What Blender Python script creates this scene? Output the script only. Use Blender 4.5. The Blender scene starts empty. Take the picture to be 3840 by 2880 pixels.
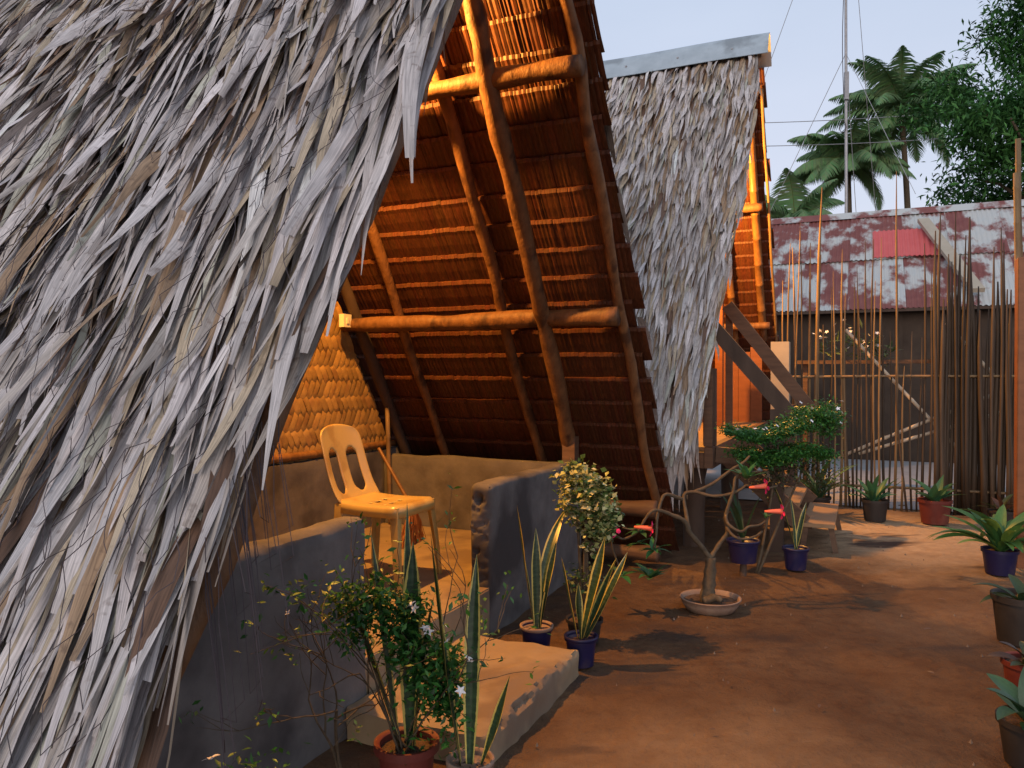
import bpy, math, random
import numpy as np
from mathutils import Vector, Matrix, noise

R = math.radians
rng = np.random.default_rng(11)
random.seed(5)
scene = bpy.context.scene
col = scene.collection

# ------------------------------------------------------------------ camera
cam_d = bpy.data.cameras.new('camera')
cam = bpy.data.objects.new('camera', cam_d); col.objects.link(cam)
cam.location = (0, 0, 1.35)
cam.rotation_euler = (R(90 - 0.49), 0, 0)
cam_d.sensor_width = 36; cam_d.lens = 27.72
cam_d.clip_start = 0.05; cam_d.clip_end = 2000
scene.camera = cam

# ------------------------------------------------------------------ sky: dusk
world = bpy.data.worlds.new('World'); scene.world = world; world.use_nodes = True
wn = world.node_tree.nodes; wl = world.node_tree.links
for n_ in list(wn): wn.remove(n_)
SKY_STRENGTH = 0.121
sky = wn.new('ShaderNodeTexSky'); sky.sky_type = 'NISHITA'; sky.sun_disc = False
sky.sun_elevation = R(14.0); sky.sun_rotation = R(199)
sky.air_density = 1.0; sky.dust_density = 2.0; sky.ozone_density = 2.0
# thin even cloud veil of dusk, bluish overhead and faintly pink towards the horizon
tc = wn.new('ShaderNodeTexCoord'); sep = wn.new('ShaderNodeSeparateXYZ')
ramp = wn.new('ShaderNodeValToRGB')
ramp.color_ramp.elements[0].position = 0.0; ramp.color_ramp.elements[0].color = (7.6, 6.7, 7.5, 1)
ramp.color_ramp.elements[1].position = 0.62; ramp.color_ramp.elements[1].color = (4.6, 5.7, 7.4, 1)
e_ = ramp.color_ramp.elements.new(0.2); e_.color = (6.4, 6.7, 7.9, 1)
veil = wn.new('ShaderNodeTexNoise'); veil.inputs['Scale'].default_value = 2.2; veil.inputs['Detail'].default_value = 5
mapv = wn.new('ShaderNodeMapping'); mapv.inputs['Scale'].default_value = (1, 1, 3)
vr = wn.new('ShaderNodeMapRange'); vr.inputs[1].default_value = 0.3; vr.inputs[2].default_value = 0.75
vr.inputs[3].default_value = 0.78; vr.inputs[4].default_value = 0.92
mix = wn.new('ShaderNodeMixRGB'); bg = wn.new('ShaderNodeBackground'); wo = wn.new('ShaderNodeOutputWorld')
wl.new(tc.outputs['Generated'], sep.inputs[0]); wl.new(sep.outputs['Z'], ramp.inputs[0])
wl.new(tc.outputs['Generated'], mapv.inputs[0]); wl.new(mapv.outputs[0], veil.inputs['Vector'])
wl.new(veil.outputs['Fac'], vr.inputs[0]); wl.new(vr.outputs[0], mix.inputs[0])
wl.new(sky.outputs[0], mix.inputs[1]); wl.new(ramp.outputs[0], mix.inputs[2])
wl.new(mix.outputs[0], bg.inputs[0]); bg.inputs[1].default_value = SKY_STRENGTH
wl.new(bg.outputs[0], wo.inputs[0])

sun_d = bpy.data.lights.new('sun', 'SUN'); sun_d.energy = 1.35; sun_d.angle = R(35); sun_d.color = (1, .88, .82)
sun = bpy.data.objects.new('sun', sun_d); col.objects.link(sun)
sun.rotation_euler = (R(76), 0, R(-19))     # soft glow of the western sky, behind the photographer

LAMP1 = 680.0; LAMP2 = 720.0
LAMP_COL = (1.0, 0.43, 0.075)

scene.view_settings.view_transform = 'Standard'; scene.view_settings.look = 'None'
scene.view_settings.gamma = 1.0; scene.view_settings.exposure = 0.0
scene.view_settings.use_curve_mapping = False
scene.render.engine = 'CYCLES'
scene.cycles.max_bounces = 4; scene.cycles.diffuse_bounces = 3; scene.cycles.glossy_bounces = 2; scene.cycles.transmission_bounces = 2

# ------------------------------------------------------------------ materials
MATS = {}
def _new(name):
    m = bpy.data.materials.new(name); m.use_nodes = True
    nt = m.node_tree; b = nt.nodes['Principled BSDF']
    MATS[name] = m
    return m, nt, b
def N(nt, t, **k):
    n = nt.nodes.new(t)
    for a, v in k.items():
        if a.startswith('i_'): n.inputs[a[2:].replace('_', ' ')].default_value = v
        else: setattr(n, a, v)
    return n
def mat(name, c1, c2, scale=8, stretch=(1, 1, 1), rough=.8, bump=.3, bdist=.01, detail=6, c3=None, s3=2.0,
        lo=.3, hi=.7, rnd=0.0, coord='Object', spec=.3, metal=0.0, t3=(.52, .62)):
    m, nt, b = _new(name); L = nt.links.new
    t = N(nt, 'ShaderNodeTexCoord'); mp = N(nt, 'ShaderNodeMapping'); mp.inputs['Scale'].default_value = stretch
    L(t.outputs[coord], mp.inputs[0])
    no = N(nt, 'ShaderNodeTexNoise'); no.inputs['Scale'].default_value = scale; no.inputs['Detail'].default_value = detail
    no.inputs['Roughness'].default_value = .62
    vec = mp.outputs[0]
    if rnd:
        oi = N(nt, 'ShaderNodeObjectInfo'); va = N(nt, 'ShaderNodeVectorMath', operation='ADD'); sc_ = N(nt, 'ShaderNodeMath', operation='MULTIPLY'); sc_.inputs[1].default_value = 37.0
        L(oi.outputs['Random'], sc_.inputs[0]); L(mp.outputs[0], va.inputs[0]); L(sc_.outputs[0], va.inputs[1]); vec = va.outputs[0]
    L(vec, no.inputs['Vector'])
    mr = N(nt, 'ShaderNodeMapRange'); mr.inputs[1].default_value = lo; mr.inputs[2].default_value = hi
    L(no.outputs['Fac'], mr.inputs[0])
    mx = N(nt, 'ShaderNodeMixRGB'); mx.inputs[1].default_value = (*c1, 1); mx.inputs[2].default_value = (*c2, 1)
    L(mr.outputs[0], mx.inputs[0]); out = mx.outputs[0]
    if c3:
        n3 = N(nt, 'ShaderNodeTexNoise'); n3.inputs['Scale'].default_value = s3; n3.inputs['Detail'].default_value = 5
        L(vec, n3.inputs['Vector'])
        r3 = N(nt, 'ShaderNodeMapRange'); r3.inputs[1].default_value = t3[0]; r3.inputs[2].default_value = t3[1]
        L(n3.outputs['Fac'], r3.inputs[0])
        m3 = N(nt, 'ShaderNodeMixRGB'); m3.inputs[2].default_value = (*c3, 1)
        L(r3.outputs[0], m3.inputs[0]); L(out, m3.inputs[1]); out = m3.outputs[0]
    if rnd:
        hs = N(nt, 'ShaderNodeHueSaturation'); rr = N(nt, 'ShaderNodeMapRange'); rr.inputs[3].default_value = 1 - rnd; rr.inputs[4].default_value = 1 + rnd
        L(oi.outputs['Random'], rr.inputs[0]); L(rr.outputs[0], hs.inputs['Value']); L(out, hs.inputs['Color']); out = hs.outputs[0]
    L(out, b.inputs['Base Color'])
    b.inputs['Roughness'].default_value = rough; b.inputs['Specular IOR Level'].default_value = spec
    b.inputs['Metallic'].default_value = metal
    if bump:
        bp = N(nt, 'ShaderNodeBump'); bp.inputs['Strength'].default_value = bump; bp.inputs['Distance'].default_value = bdist
        L(no.outputs['Fac'], bp.inputs['Height']); L(bp.outputs[0], b.inputs['Normal'])
    return m
def attr_mat(name, rough=.7, spec=.25, streak=.35, sscale=(60, 3, 1), bump=.25, bdist=.002, trans=0.0, spots=0.0):
    """colour from the Col attribute of the mesh, fine streaks along each leaf from its own uvv attribute"""
    m, nt, b = _new(name); L = nt.links.new
    a = N(nt, 'ShaderNodeAttribute', attribute_name='Col'); u = N(nt, 'ShaderNodeAttribute', attribute_name='uvv')
    mp = N(nt, 'ShaderNodeMapping'); mp.inputs['Scale'].default_value = sscale; L(u.outputs['Vector'], mp.inputs[0])
    no = N(nt, 'ShaderNodeTexNoise'); no.inputs['Scale'].default_value = 1; no.inputs['Detail'].default_value = 4; L(mp.outputs[0], no.inputs['Vector'])
    mr = N(nt, 'ShaderNodeMapRange'); mr.inputs[1].default_value = .3; mr.inputs[2].default_value = .7; mr.inputs[3].default_value = 1 - streak; mr.inputs[4].default_value = 1 + streak * .5
    L(no.outputs['Fac'], mr.inputs[0])
    hs = N(nt, 'ShaderNodeHueSaturation'); L(a.outputs['Color'], hs.inputs['Color']); L(mr.outputs[0], hs.inputs['Value'])
    out = hs.outputs[0]
    if spots:
        t = N(nt, 'ShaderNodeTexCoord'); n2 = N(nt, 'ShaderNodeTexNoise'); n2.inputs['Scale'].default_value = 38; n2.inputs['Detail'].default_value = 3
        L(t.outputs['Object'], n2.inputs['Vector'])
        r2 = N(nt, 'ShaderNodeMapRange'); r2.inputs[1].default_value = .6; r2.inputs[2].default_value = .72; r2.inputs[4].default_value = spots
        L(n2.outputs['Fac'], r2.inputs[0]); m2 = N(nt, 'ShaderNodeMixRGB'); m2.inputs[2].default_value = (.11, .065, .045, 1)
        L(r2.outputs[0], m2.inputs[0]); L(out, m2.inputs[1]); out = m2.outputs[0]
    L(out, b.inputs['Base Color']); b.inputs['Roughness'].default_value = rough; b.inputs['Specular IOR Level'].default_value = spec
    if bump:
        bp = N(nt, 'ShaderNodeBump'); bp.inputs['Strength'].default_value = bump; bp.inputs['Distance'].default_value = bdist
        L(no.outputs['Fac'], bp.inputs['Height']); L(bp.outputs[0], b.inputs['Normal'])
    if trans:
        tr = N(nt, 'ShaderNodeBsdfTranslucent'); ms = N(nt, 'ShaderNodeMixShader'); ms.inputs[0].default_value = trans
        L(out, tr.inputs['Color']); o = nt.nodes['Material Output']
        L(b.outputs[0], ms.inputs[1]); L(tr.outputs[0], ms.inputs[2]); L(ms.outputs[0], o.inputs['Surface'])
    return m
def flat_mat(name, c, rough=.6, spec=.3, emit=None, estr=0):
    m, nt, b = _new(name); b.inputs['Base Color'].default_value = (*c, 1); b.inputs['Roughness'].default_value = rough
    b.inputs['Specular IOR Level'].default_value = spec
    if emit: b.inputs['Emission Color'].default_value = (*emit, 1); b.inputs['Emission Strength'].default_value = estr
    return m

M_THATCH = attr_mat('thatch_leaf', rough=.62, spec=.35, streak=.45, sscale=(9, 2.2, 1), bump=.5, bdist=.003, spots=.5)
M_SHINGLE = attr_mat('nipa_shingle_inner', rough=.55, spec=.3, streak=.5, sscale=(5, 6, 1), bump=.3)
M_LEAF = attr_mat('leaf', rough=.45, spec=.4, streak=.2, sscale=(4, 4, 1), bump=0, trans=.22)
M_FAR_LEAF = attr_mat('far_leaf', rough=.6, spec=.15, streak=.1, bump=0, trans=.15)
M_BACKING = mat('thatch_backing', (.035, .02, .014), (.07, .04, .025), 20, bump=.6)
M_POLE = mat('stripped_pole', (.19, .09, .036), (.095, .042, .018), 9, (2, 2, 1), .6, .9, .012, c3=(.055, .024, .012), s3=5, t3=(.54, .66), rnd=.2)
M_BAMBOO = mat('bamboo', (.22, .11, .04), (.13, .06, .022), 12, (2, 2, .4), .42, .25, .004)
M_CONC = mat('render_plaster', (.085, .076, .074), (.155, .14, .132), 5, (1, 1, 1), .9, .55, .012, c3=(.055, .048, .047), s3=1.6, detail=10)
M_FLOOR = mat('trowelled_floor', (.23, .165, .10), (.29, .215, .13), 4, (1, 1, 1), .75, .25, .006, c3=(.17, .12, .08), s3=2.2, detail=9)
M_SAND = None
M_WEAVE = mat('woven_bamboo', (.30, .175, .055), (.38, .225, .075), 30, (1, 1, 1), .45, .3, .002, rnd=.18, c3=(.26, .14, .05), s3=7)
M_PLASTIC = mat('cream_plastic', (.43, .30, .105), (.46, .325, .12), 3, rough=.32, bump=.05, c3=(.36, .23, .075), s3=6, spec=.5)
M_TERRA = mat('terracotta', (.14, .028, .02), (.10, .022, .016), 12, rough=.55, bump=.2, c3=(.16, .05, .035), s3=5)
M_BLUE = mat('blue_plastic', (.010, .009, .042), (.013, .012, .055), 10, rough=.4, bump=.1, c3=(.05, .035, .05), s3=6, t3=(.58, .75))
M_DARKPOT = mat('dark_pot', (.016, .014, .014), (.03, .025, .022), 10, rough=.6, bump=.2)
M_CLAYRIM = mat('dusty_rim', (.3, .21, .15), (.2, .13, .1), 15, rough=.8, bump=.3)
M_SOIL = mat('soil', (.05, .03, .02), (.12, .075, .05), 40, rough=.95, bump=.9, bdist=.02)
M_WOOD = mat('weathered_plank', (.14, .08, .048), (.08, .045, .028), 6, (1, 1, 6), .65, .4, .004, rnd=.15)
M_TREAD = mat('worn_tread', (.30, .185, .10), (.21, .13, .07), 9, (1, 5, 1), .6, .3, .003)
M_DARKWOOD = mat('dark_post', (.05, .032, .024), (.085, .055, .04), 9, (1, 1, .3), .8, .5, .006)
M_BARK = mat('bark', (.12, .088, .055), (.055, .04, .026), 22, (1, 1, 1), .85, .7, .006)
M_GALV = mat('galvanised', (.34, .38, .40), (.46, .50, .52), 5, rough=.42, bump=.08, c3=(.26, .28, .29), s3=3, spec=.5, metal=.35)
M_WIRE = flat_mat('wire', (.06, .045, .05), .6)
M_WHITE = mat('off_white_plastic', (.72, .66, .5), (.66, .6, .45), 20, rough=.4, bump=0)
M_PETAL = flat_mat('white_petal', (.82, .80, .80), .6)
M_PINK = flat_mat('magenta_petal', (.75, .035, .16), .55)
M_TUBE = flat_mat('flower_throat', (.78, .16, .09), .55)
M_PICKET = mat('bamboo_picket', (.07, .045, .027), (.038, .026, .017), 6, (3, 3, .5), .6, .4, .004, rnd=.45)
M_PICKET_PALE = mat('pale_split_bamboo', (.21, .135, .065), (.11, .068, .033), 6, (3, 3, .5), .6, .4, .004, rnd=.3)
M_BRACE = mat('skylit_pale_bamboo', (.50, .42, .32), (.36, .29, .21), 9, rough=.6, bump=.2)  # sky light on the braces from behind, painted in as a pale colour
M_WALLDIM = mat('shed_wall', (.065, .045, .032), (.035, .024, .018), 3, rough=.9, bump=.3)
M_CREAM = mat('cream_render', (.42, .36, .28), (.34, .29, .22), 4, rough=.9, bump=.2)
M_PAVE = mat('yard_concrete', (.27, .255, .245), (.35, .33, .315), 3, rough=.9, bump=.3)
M_ORANGEWOOD = mat('varnished_board', (.24, .085, .03), (.18, .06, .02), 6, (1, 1, 4), .5, .3, .003)
M_STEEL = mat('mast_steel', (.38, .37, .37), (.28, .27, .27), 14, rough=.5, bump=.1, metal=.4)

def sand_mat():
    m, nt, b = _new('yard_sand'); L = nt.links.new
    t = N(nt, 'ShaderNodeTexCoord')
    def noise_(s, d=6, ro=.6, st=(1, 1, 1)):
        mp = N(nt, 'ShaderNodeMapping'); mp.inputs['Scale'].default_value = st; L(t.outputs['Object'], mp.inputs[0])
        n = N(nt, 'ShaderNodeTexNoise'); n.inputs['Scale'].default_value = s; n.inputs['Detail'].default_value = d; n.inputs['Roughness'].default_value = ro
        L(mp.outputs[0], n.inputs['Vector']); return n.outputs['Fac']
    def rng_(v, a, c):
        r = N(nt, 'ShaderNodeMapRange'); r.inputs[1].default_value = a; r.inputs[2].default_value = c; L(v, r.inputs[0]); return r.outputs[0]
    def mx(f, a, c):
        x = N(nt, 'ShaderNodeMixRGB'); L(f, x.inputs[0])
        for i, q in ((1, a), (2, c)):
            if isinstance(q, tuple): x.inputs[i].default_value = (*q, 1)
            else: L(q, x.inputs[i])
        return x.outputs[0]
    o = mx(rng_(noise_(1.3, 8), .35, .65), (.15, .09, .05), (.10, .054, .029))
    o = mx(rng_(noise_(9, 8, .7), .45, .75), o, (.075, .038, .021))
    o = mx(rng_(noise_(.8, 5, .6, (1, 1.7, 1)), .56, .68), o, (.06, .04, .031))
    o = mx(rng_(noise_(60, 3, .7), .62, .7), o, (.07, .042, .03))
    wig = N(nt, 'ShaderNodeMath', operation='MULTIPLY'); wig.inputs[1].default_value = 1.5; L(noise_(1.6, 7), wig.inputs[0])
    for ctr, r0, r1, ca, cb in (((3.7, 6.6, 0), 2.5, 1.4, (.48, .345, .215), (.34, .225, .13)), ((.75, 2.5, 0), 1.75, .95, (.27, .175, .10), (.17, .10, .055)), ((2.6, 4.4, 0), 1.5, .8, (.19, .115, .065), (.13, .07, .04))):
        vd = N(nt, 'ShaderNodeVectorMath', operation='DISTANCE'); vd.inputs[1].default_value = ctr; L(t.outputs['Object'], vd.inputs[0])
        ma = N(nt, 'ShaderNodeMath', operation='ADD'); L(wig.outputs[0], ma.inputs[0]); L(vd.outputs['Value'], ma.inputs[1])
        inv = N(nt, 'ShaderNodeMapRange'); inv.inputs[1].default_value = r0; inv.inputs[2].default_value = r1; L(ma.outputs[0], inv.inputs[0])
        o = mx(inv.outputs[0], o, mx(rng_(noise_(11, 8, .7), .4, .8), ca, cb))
    o = mx(rng_(noise_(1.0, 4, .55, (.8, 2.2, 1)), .57, .66), o, (.075, .05, .038))
    L(o, b.inputs['Base Color']); b.inputs['Roughness'].default_value = .95; b.inputs['Specular IOR Level'].default_value = .15
    ad = N(nt, 'ShaderNodeMath', operation='ADD'); mu = N(nt, 'ShaderNodeMath', operation='MULTIPLY'); mu.inputs[1].default_value = .25
    L(noise_(9, 8, .7), ad.inputs[0]); L(noise_(70, 4, .7), mu.inputs[0]); L(mu.outputs[0], ad.inputs[1])
    bp = N(nt, 'ShaderNodeBump'); bp.inputs['Strength'].default_value = 1.0; bp.inputs['Distance'].default_value = .045
    L(ad.outputs[0], bp.inputs['Height']); L(bp.outputs[0], b.inputs['Normal'])
    return m
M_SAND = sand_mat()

def rust_mat(name, zinc1, zinc2, amount):
    m, nt, b = _new(name); L = nt.links.new
    t = N(nt, 'ShaderNodeTexCoord'); mp = N(nt, 'ShaderNodeMapping'); mp.inputs['Scale'].default_value = (1, .4, 1)
    mp.inputs['Rotation'].default_value = (0, 0, R(28)); L(t.outputs['Object'], mp.inputs[0])
    oi = N(nt, 'ShaderNodeObjectInfo'); mu = N(nt, 'ShaderNodeMath', operation='MULTIPLY'); mu.inputs[1].default_value = 6; L(oi.outputs['Random'], mu.inputs[0])
    va = N(nt, 'ShaderNodeVectorMath', operation='ADD'); L(mp.outputs[0], va.inputs[0]); L(mu.outputs[0], va.inputs[1])
    n1 = N(nt, 'ShaderNodeTexNoise'); n1.inputs['Scale'].default_value = 1.9; n1.inputs['Detail'].default_value = 7; n1.inputs['Roughness'].default_value = .6; L(va.outputs[0], n1.inputs['Vector'])
    r1 = N(nt, 'ShaderNodeMapRange'); r1.inputs[1].default_value = amount; r1.inputs[2].default_value = amount + .085; L(n1.outputs['Fac'], r1.inputs[0])
    n2 = N(nt, 'ShaderNodeTexNoise'); n2.inputs['Scale'].default_value = 6; n2.inputs['Detail'].default_value = 6; L(t.outputs['Object'], n2.inputs['Vector'])
    ru = N(nt, 'ShaderNodeMixRGB'); ru.inputs[1].default_value = (.15, .04, .04, 1); ru.inputs[2].default_value = (.25, .10, .08, 1); L(n2.outputs['Fac'], ru.inputs[0])
    zi = N(nt, 'ShaderNodeMixRGB'); zi.inputs[1].default_value = (*zinc1, 1); zi.inputs[2].default_value = (*zinc2, 1); L(n2.outputs['Fac'], zi.inputs[0])
    mx = N(nt, 'ShaderNodeMixRGB'); L(r1.outputs[0], mx.inputs[0]); L(ru.outputs[0], mx.inputs[2]); L(zi.outputs[0], mx.inputs[1])
    L(mx.outputs[0], b.inputs['Base Color']); b.inputs['Roughness'].default_value = .7; b.inputs['Specular IOR Level'].default_value = .25
    return m
M_RUST = rust_mat('rusty_zinc', (.42, .46, .47), (.50, .47, .42), .455)
M_REDTIN = rust_mat('faded_red_tin', (.52, .09, .09), (.60, .14, .13), .68)

# ------------------------------------------------------------------ mesh helpers
def tag(o, label=None, cat=None, group=None, kind=None):
    if label: o['label'] = label
    if cat: o['category'] = cat
    if group: o['group'] = group
    if kind: o['kind'] = kind
    return o
def empty(name, loc=(0, 0, 0), rz=0, label=None, cat=None, group=None):
    o = bpy.data.objects.new(name, None); col.objects.link(o); o.empty_display_size = .1
    o.location = loc; o.rotation_euler = (0, 0, rz)
    return tag(o, label, cat, group)
def link(name, me, m, parent=None, smooth=False):
    if m: me.materials.append(m)
    if smooth: me.polygons.foreach_set('use_smooth', [True] * len(me.polygons))
    o = bpy.data.objects.new(name, me); col.objects.link(o)
    if parent is not None: o.parent = parent
    return o
class MB:
    def __init__(s): s.v = []; s.f = []; s.c = []; s.u = []
    def add(s, vs, fs, c=None, us=None):
        b = len(s.v); s.v += [tuple(map(float, p)) for p in vs]; s.f += [tuple(i + b for i in f) for f in fs]
        s.c += [tuple(c) if c is not None else (1, 1, 1)] * len(vs) if not (c is not None and hasattr(c[0], '__len__')) else [tuple(q) for q in c]
        s.u += us if us is not None else [(0, 0, 0)] * len(vs)
    def box(s, x0, x1, y0, y1, z0, z1, c=None):
        vs = [(x, y, z) for z in (z0, z1) for y in (y0, y1) for x in (x0, x1)]
        s.add(vs, [(0, 2, 3, 1), (4, 5, 7, 6), (0, 1, 5, 4), (2, 6, 7, 3), (0, 4, 6, 2), (1, 3, 7, 5)], c)
    def tube(s, pts, rad, sides=8, c=None, caps=True):
        pts = [Vector(p) for p in pts]; n = len(pts)
        rad = [rad] * n if not hasattr(rad, '__len__') else rad
        prev = None; vs = []
        for i, p in enumerate(pts):
            t = (pts[min(i + 1, n - 1)] - pts[max(i - 1, 0)]).normalized()
            if prev is None:
                a = Vector((0, 0, 1)) if abs(t.z) < .9 else Vector((1, 0, 0)); x = t.cross(a).normalized()
            else:
                x = (prev - t * prev.dot(t)).normalized()
            prev = x; y = t.cross(x)
            for k in range(sides):
                an = 2 * math.pi * k / sides
                vs.append(p + (x * math.cos(an) + y * math.sin(an)) * rad[i])
        fs = [(i * sides + k, i * sides + (k + 1) % sides, (i + 1) * sides + (k + 1) % sides, (i + 1) * sides + k) for i in range(n - 1) for k in range(sides)]
        if caps: fs += [tuple(range(sides - 1, -1, -1)), tuple((n - 1) * sides + k for k in range(sides))]
        s.add(vs, fs, c)
    def lathe(s, prof, center=(0, 0, 0), sides=28, c=None):
        cx, cy, cz = center; vs = []
        for r, z in prof:
            for k in range(sides):
                an = 2 * math.pi * k / sides; vs.append((cx + r * math.cos(an), cy + r * math.sin(an), cz + z))
        n = len(prof)
        fs = [(i * sides + k, i * sides + (k + 1) % sides, (i + 1) * sides + (k + 1) % sides, (i + 1) * sides + k) for i in range(n - 1) for k in range(sides)]
        if prof[0][0] > 1e-6 : fs.append(tuple(range(sides - 1, -1, -1)))
        s.add(vs, fs, c)
    def mesh(s, name):
        me = bpy.data.meshes.new(name); me.from_pydata(s.v, [], s.f); me.update()
        a = me.attributes.new('Col', 'FLOAT_COLOR', 'POINT'); a.data.foreach_set('color', np.c_[np.array(s.c), np.ones(len(s.c))].ravel())
        a = me.attributes.new('uvv', 'FLOAT_VECTOR', 'POINT'); a.data.foreach_set('vector', np.array(s.u, float).ravel())
        return me
    def build(s, name, m, parent=None, smooth=False):
        return link(name, s.mesh(name), m, parent, smooth)
def np_mesh(name, V, F, C=None, U=None):
    """V (n,3), F (m,k) of quads or triangles"""
    me = bpy.data.meshes.new(name); me.vertices.add(len(V)); me.vertices.foreach_set('co', V.astype(np.float32).ravel())
    k = F.shape[1]; me.loops.add(F.size); me.loops.foreach_set('vertex_index', F.astype(np.int32).ravel())
    me.polygons.add(len(F)); me.polygons.foreach_set('loop_start', np.arange(0, F.size, k, dtype=np.int32))
    me.polygons.foreach_set('loop_total', np.full(len(F), k, dtype=np.int32))
    me.update(calc_edges=True); me.validate()
    if C is not None:
        a = me.attributes.new('Col', 'FLOAT_COLOR', 'POINT'); a.data.foreach_set('color', np.c_[C, np.ones(len(C))].astype(np.float32).ravel())
    if U is not None:
        a = me.attributes.new('uvv', 'FLOAT_VECTOR', 'POINT'); a.data.foreach_set('vector', U.astype(np.float32).ravel())
    return me
def wob(p, amp, sc, seed): 
    v = noise.noise_vector(Vector((p[0] * sc + seed, p[1] * sc + seed * 1.7, p[2] * sc - seed)))
    return v * amp
def crook(p0, p1, r0, r1, k=14, amp=.02, seed=0.0, sc=1.6, bump=.1):
    p0, p1 = Vector(p0), Vector(p1); pts = []; rad = []
    for i in range(k + 1):
        t = i / k; p = p0.lerp(p1, t)
        pts.append(p + wob(p, amp, sc, seed)); rad.append((r0 + (r1 - r0) * t) * (1 + bump * noise.noise(Vector((p.x * 5 + seed, p.y * 5, p.z * 5)))))
    return pts, rad
def pole(name, p0, p1, r0, r1, parent, m=None, amp=.02, seed=0.0, sides=12, k=34, label=None, bump=.26):
    b = MB(); pts, rad = crook(p0, p1, r0, r1, k, amp, seed, bump=bump); b.tube(pts, rad, sides)
    o = b.build(name, m or M_POLE, parent, True)
    if label: o['label'] = label
    return o
def bamboo(name, p0, p1, r, parent, m=None, seed=0.0, node=.3, sides=10):
    p0, p1 = Vector(p0), Vector(p1); L = (p1 - p0).length; b = MB(); pts = []; rad = []
    d = .0; ts = [0]
    off = (seed * .37) % node
    while off < L:
        ts += [(off - .012) / L, off / L, (off + .012) / L]; off += node * (1 + .15 * math.sin(seed + off * 9))
    ts.append(1); ts = sorted(t for t in ts if 0 <= t <= 1)
    off = (seed * .37) % node
    for i, t in enumerate(ts):
        p = p0.lerp(p1, t); pts.append(p + wob(p, .008, 1.3, seed)); rad.append(r)
    for i in range(1, len(ts) - 1):
        if ts[i + 1] - ts[i - 1] < .03 / L: rad[i] = r * 1.16
    b.tube(pts, rad, sides)
    return b.build(name, m or M_BAMBOO, parent, True)

# blades: vectorised long thin leaves -------------------------------------------------
K = 9
def leaf_arrays(P0, D, A, O, Ln, w, drift, lift, arch, tw0, tw1, fold, tip, colr, wav=None):
    """N leaves, K rows of 3 vertices each; D, A, O are (N,3): along, across and out of the roof"""
    n = len(P0); t = np.linspace(0, 1, K)[None, :]
    drift = drift[:, None]; wv = 0 if wav is None else wav[:, None] * np.sin(t * 6.0 + P0[:, :1] * 5 + P0[:, 2:3] * 4)
    h = lift[:, None] * t + arch[:, None] * np.sin(np.pi * t)
    cen = P0[:, None, :] + D[:, None, :] * (Ln[:, None] * t)[..., None] + A[:, None, :] * (Ln[:, None] * (drift * t + wv))[..., None] + O[:, None, :] * h[..., None]
    W = w[:, None] * (.62 + .38 * np.sin(np.pi * np.clip(t * 1.05, 0, 1) ** .8)) * np.where(t < .42, 1, 1 - (1 - tip[:, None]) * ((t - .42) / .58) ** 1.5)
    ph = tw0[:, None] + (tw1 - tw0)[:, None] * t
    X = A[:, None, :] * np.cos(ph)[..., None] + O[:, None, :] * np.sin(ph)[..., None]
    Nn = -A[:, None, :] * np.sin(ph)[..., None] + O[:, None, :] * np.cos(ph)[..., None]
    f = (fold[:, None] * W)[..., None]
    V = np.stack([cen - X * (W / 2)[..., None] - Nn * f, cen, cen + X * (W / 2)[..., None] - Nn * f], axis=2)   # n,K,3,3
    Cc = np.repeat(np.repeat(colr[:, None, None, :], K, 1), 3, 2).copy()
    tipc = np.clip((t - .75) / .25, 0, 1)[..., None, None] * .25                 # dry brown tips
    Cc = Cc * (1 - tipc) + np.array([.22, .15, .10]) * tipc
    U = np.zeros((n, K, 3, 3)); U[..., 0] = np.array([0, .5, 1])[None, None, :] + rng.random(n)[:, None, None] * 50
    U[..., 1] = t[..., None] * 3 + rng.random(n)[:, None, None] * 50
    return V, Cc, U
def leaf_faces():
    q = []
    for i in range(K - 1):
        for j in range(2):
            a = i * 3 + j; q.append((a, a + 1, a + 4, a + 3))
    return np.array(q)
LF = leaf_faces()
def leaf_mesh(name, V, Cc, U):
    n = len(V); F = (LF[None] + (np.arange(n) * K * 3)[:, None, None]).reshape(-1, 4)
    return np_mesh(name, V.reshape(-1, 3), F, Cc.reshape(-1, 3), U.reshape(-1, 3))
PAL = np.array([[.57, .505, .485], [.50, .45, .43], [.63, .56, .53], [.44, .38, .335], [.46, .36, .25], [.33, .215, .13], [.14, .075, .045], [.46, .44, .36]])
PALW = np.array([.22, .18, .15, .14, .12, .10, .06, .04])
def leaf_cols(n, dark=1.0):
    c = PAL[rng.choice(len(PAL), n, p=PALW / PALW.sum())] * (1 + rng.normal(0, .11, (n, 1)))
    return np.clip(c * dark, .02, .7)

def world_of(root, V):
    c, s = math.cos(root.rotation_euler.z), math.sin(root.rotation_euler.z); x, y, z = V[..., 0], V[..., 1], V[..., 2]
    return np.stack([root.location.x + c * x - s * y, root.location.y + s * x + c * y, root.location.z + z], -1)
def pixel_area(root, V, w, Ln):
    """how large a leaf shows to the photographer: picks which leaves become single parts"""
    m = world_of(root, V[:, 4, 1, :]); y = np.maximum(m[:, 1], .2)
    u = m[:, 0] / y; v = (m[:, 2] - 1.35) / y
    ok = (np.abs(u) < .66) & (np.abs(v) < .5) & (m[:, 1] > .3)
    return np.where(ok, w * Ln / y ** 2, 0)

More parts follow.
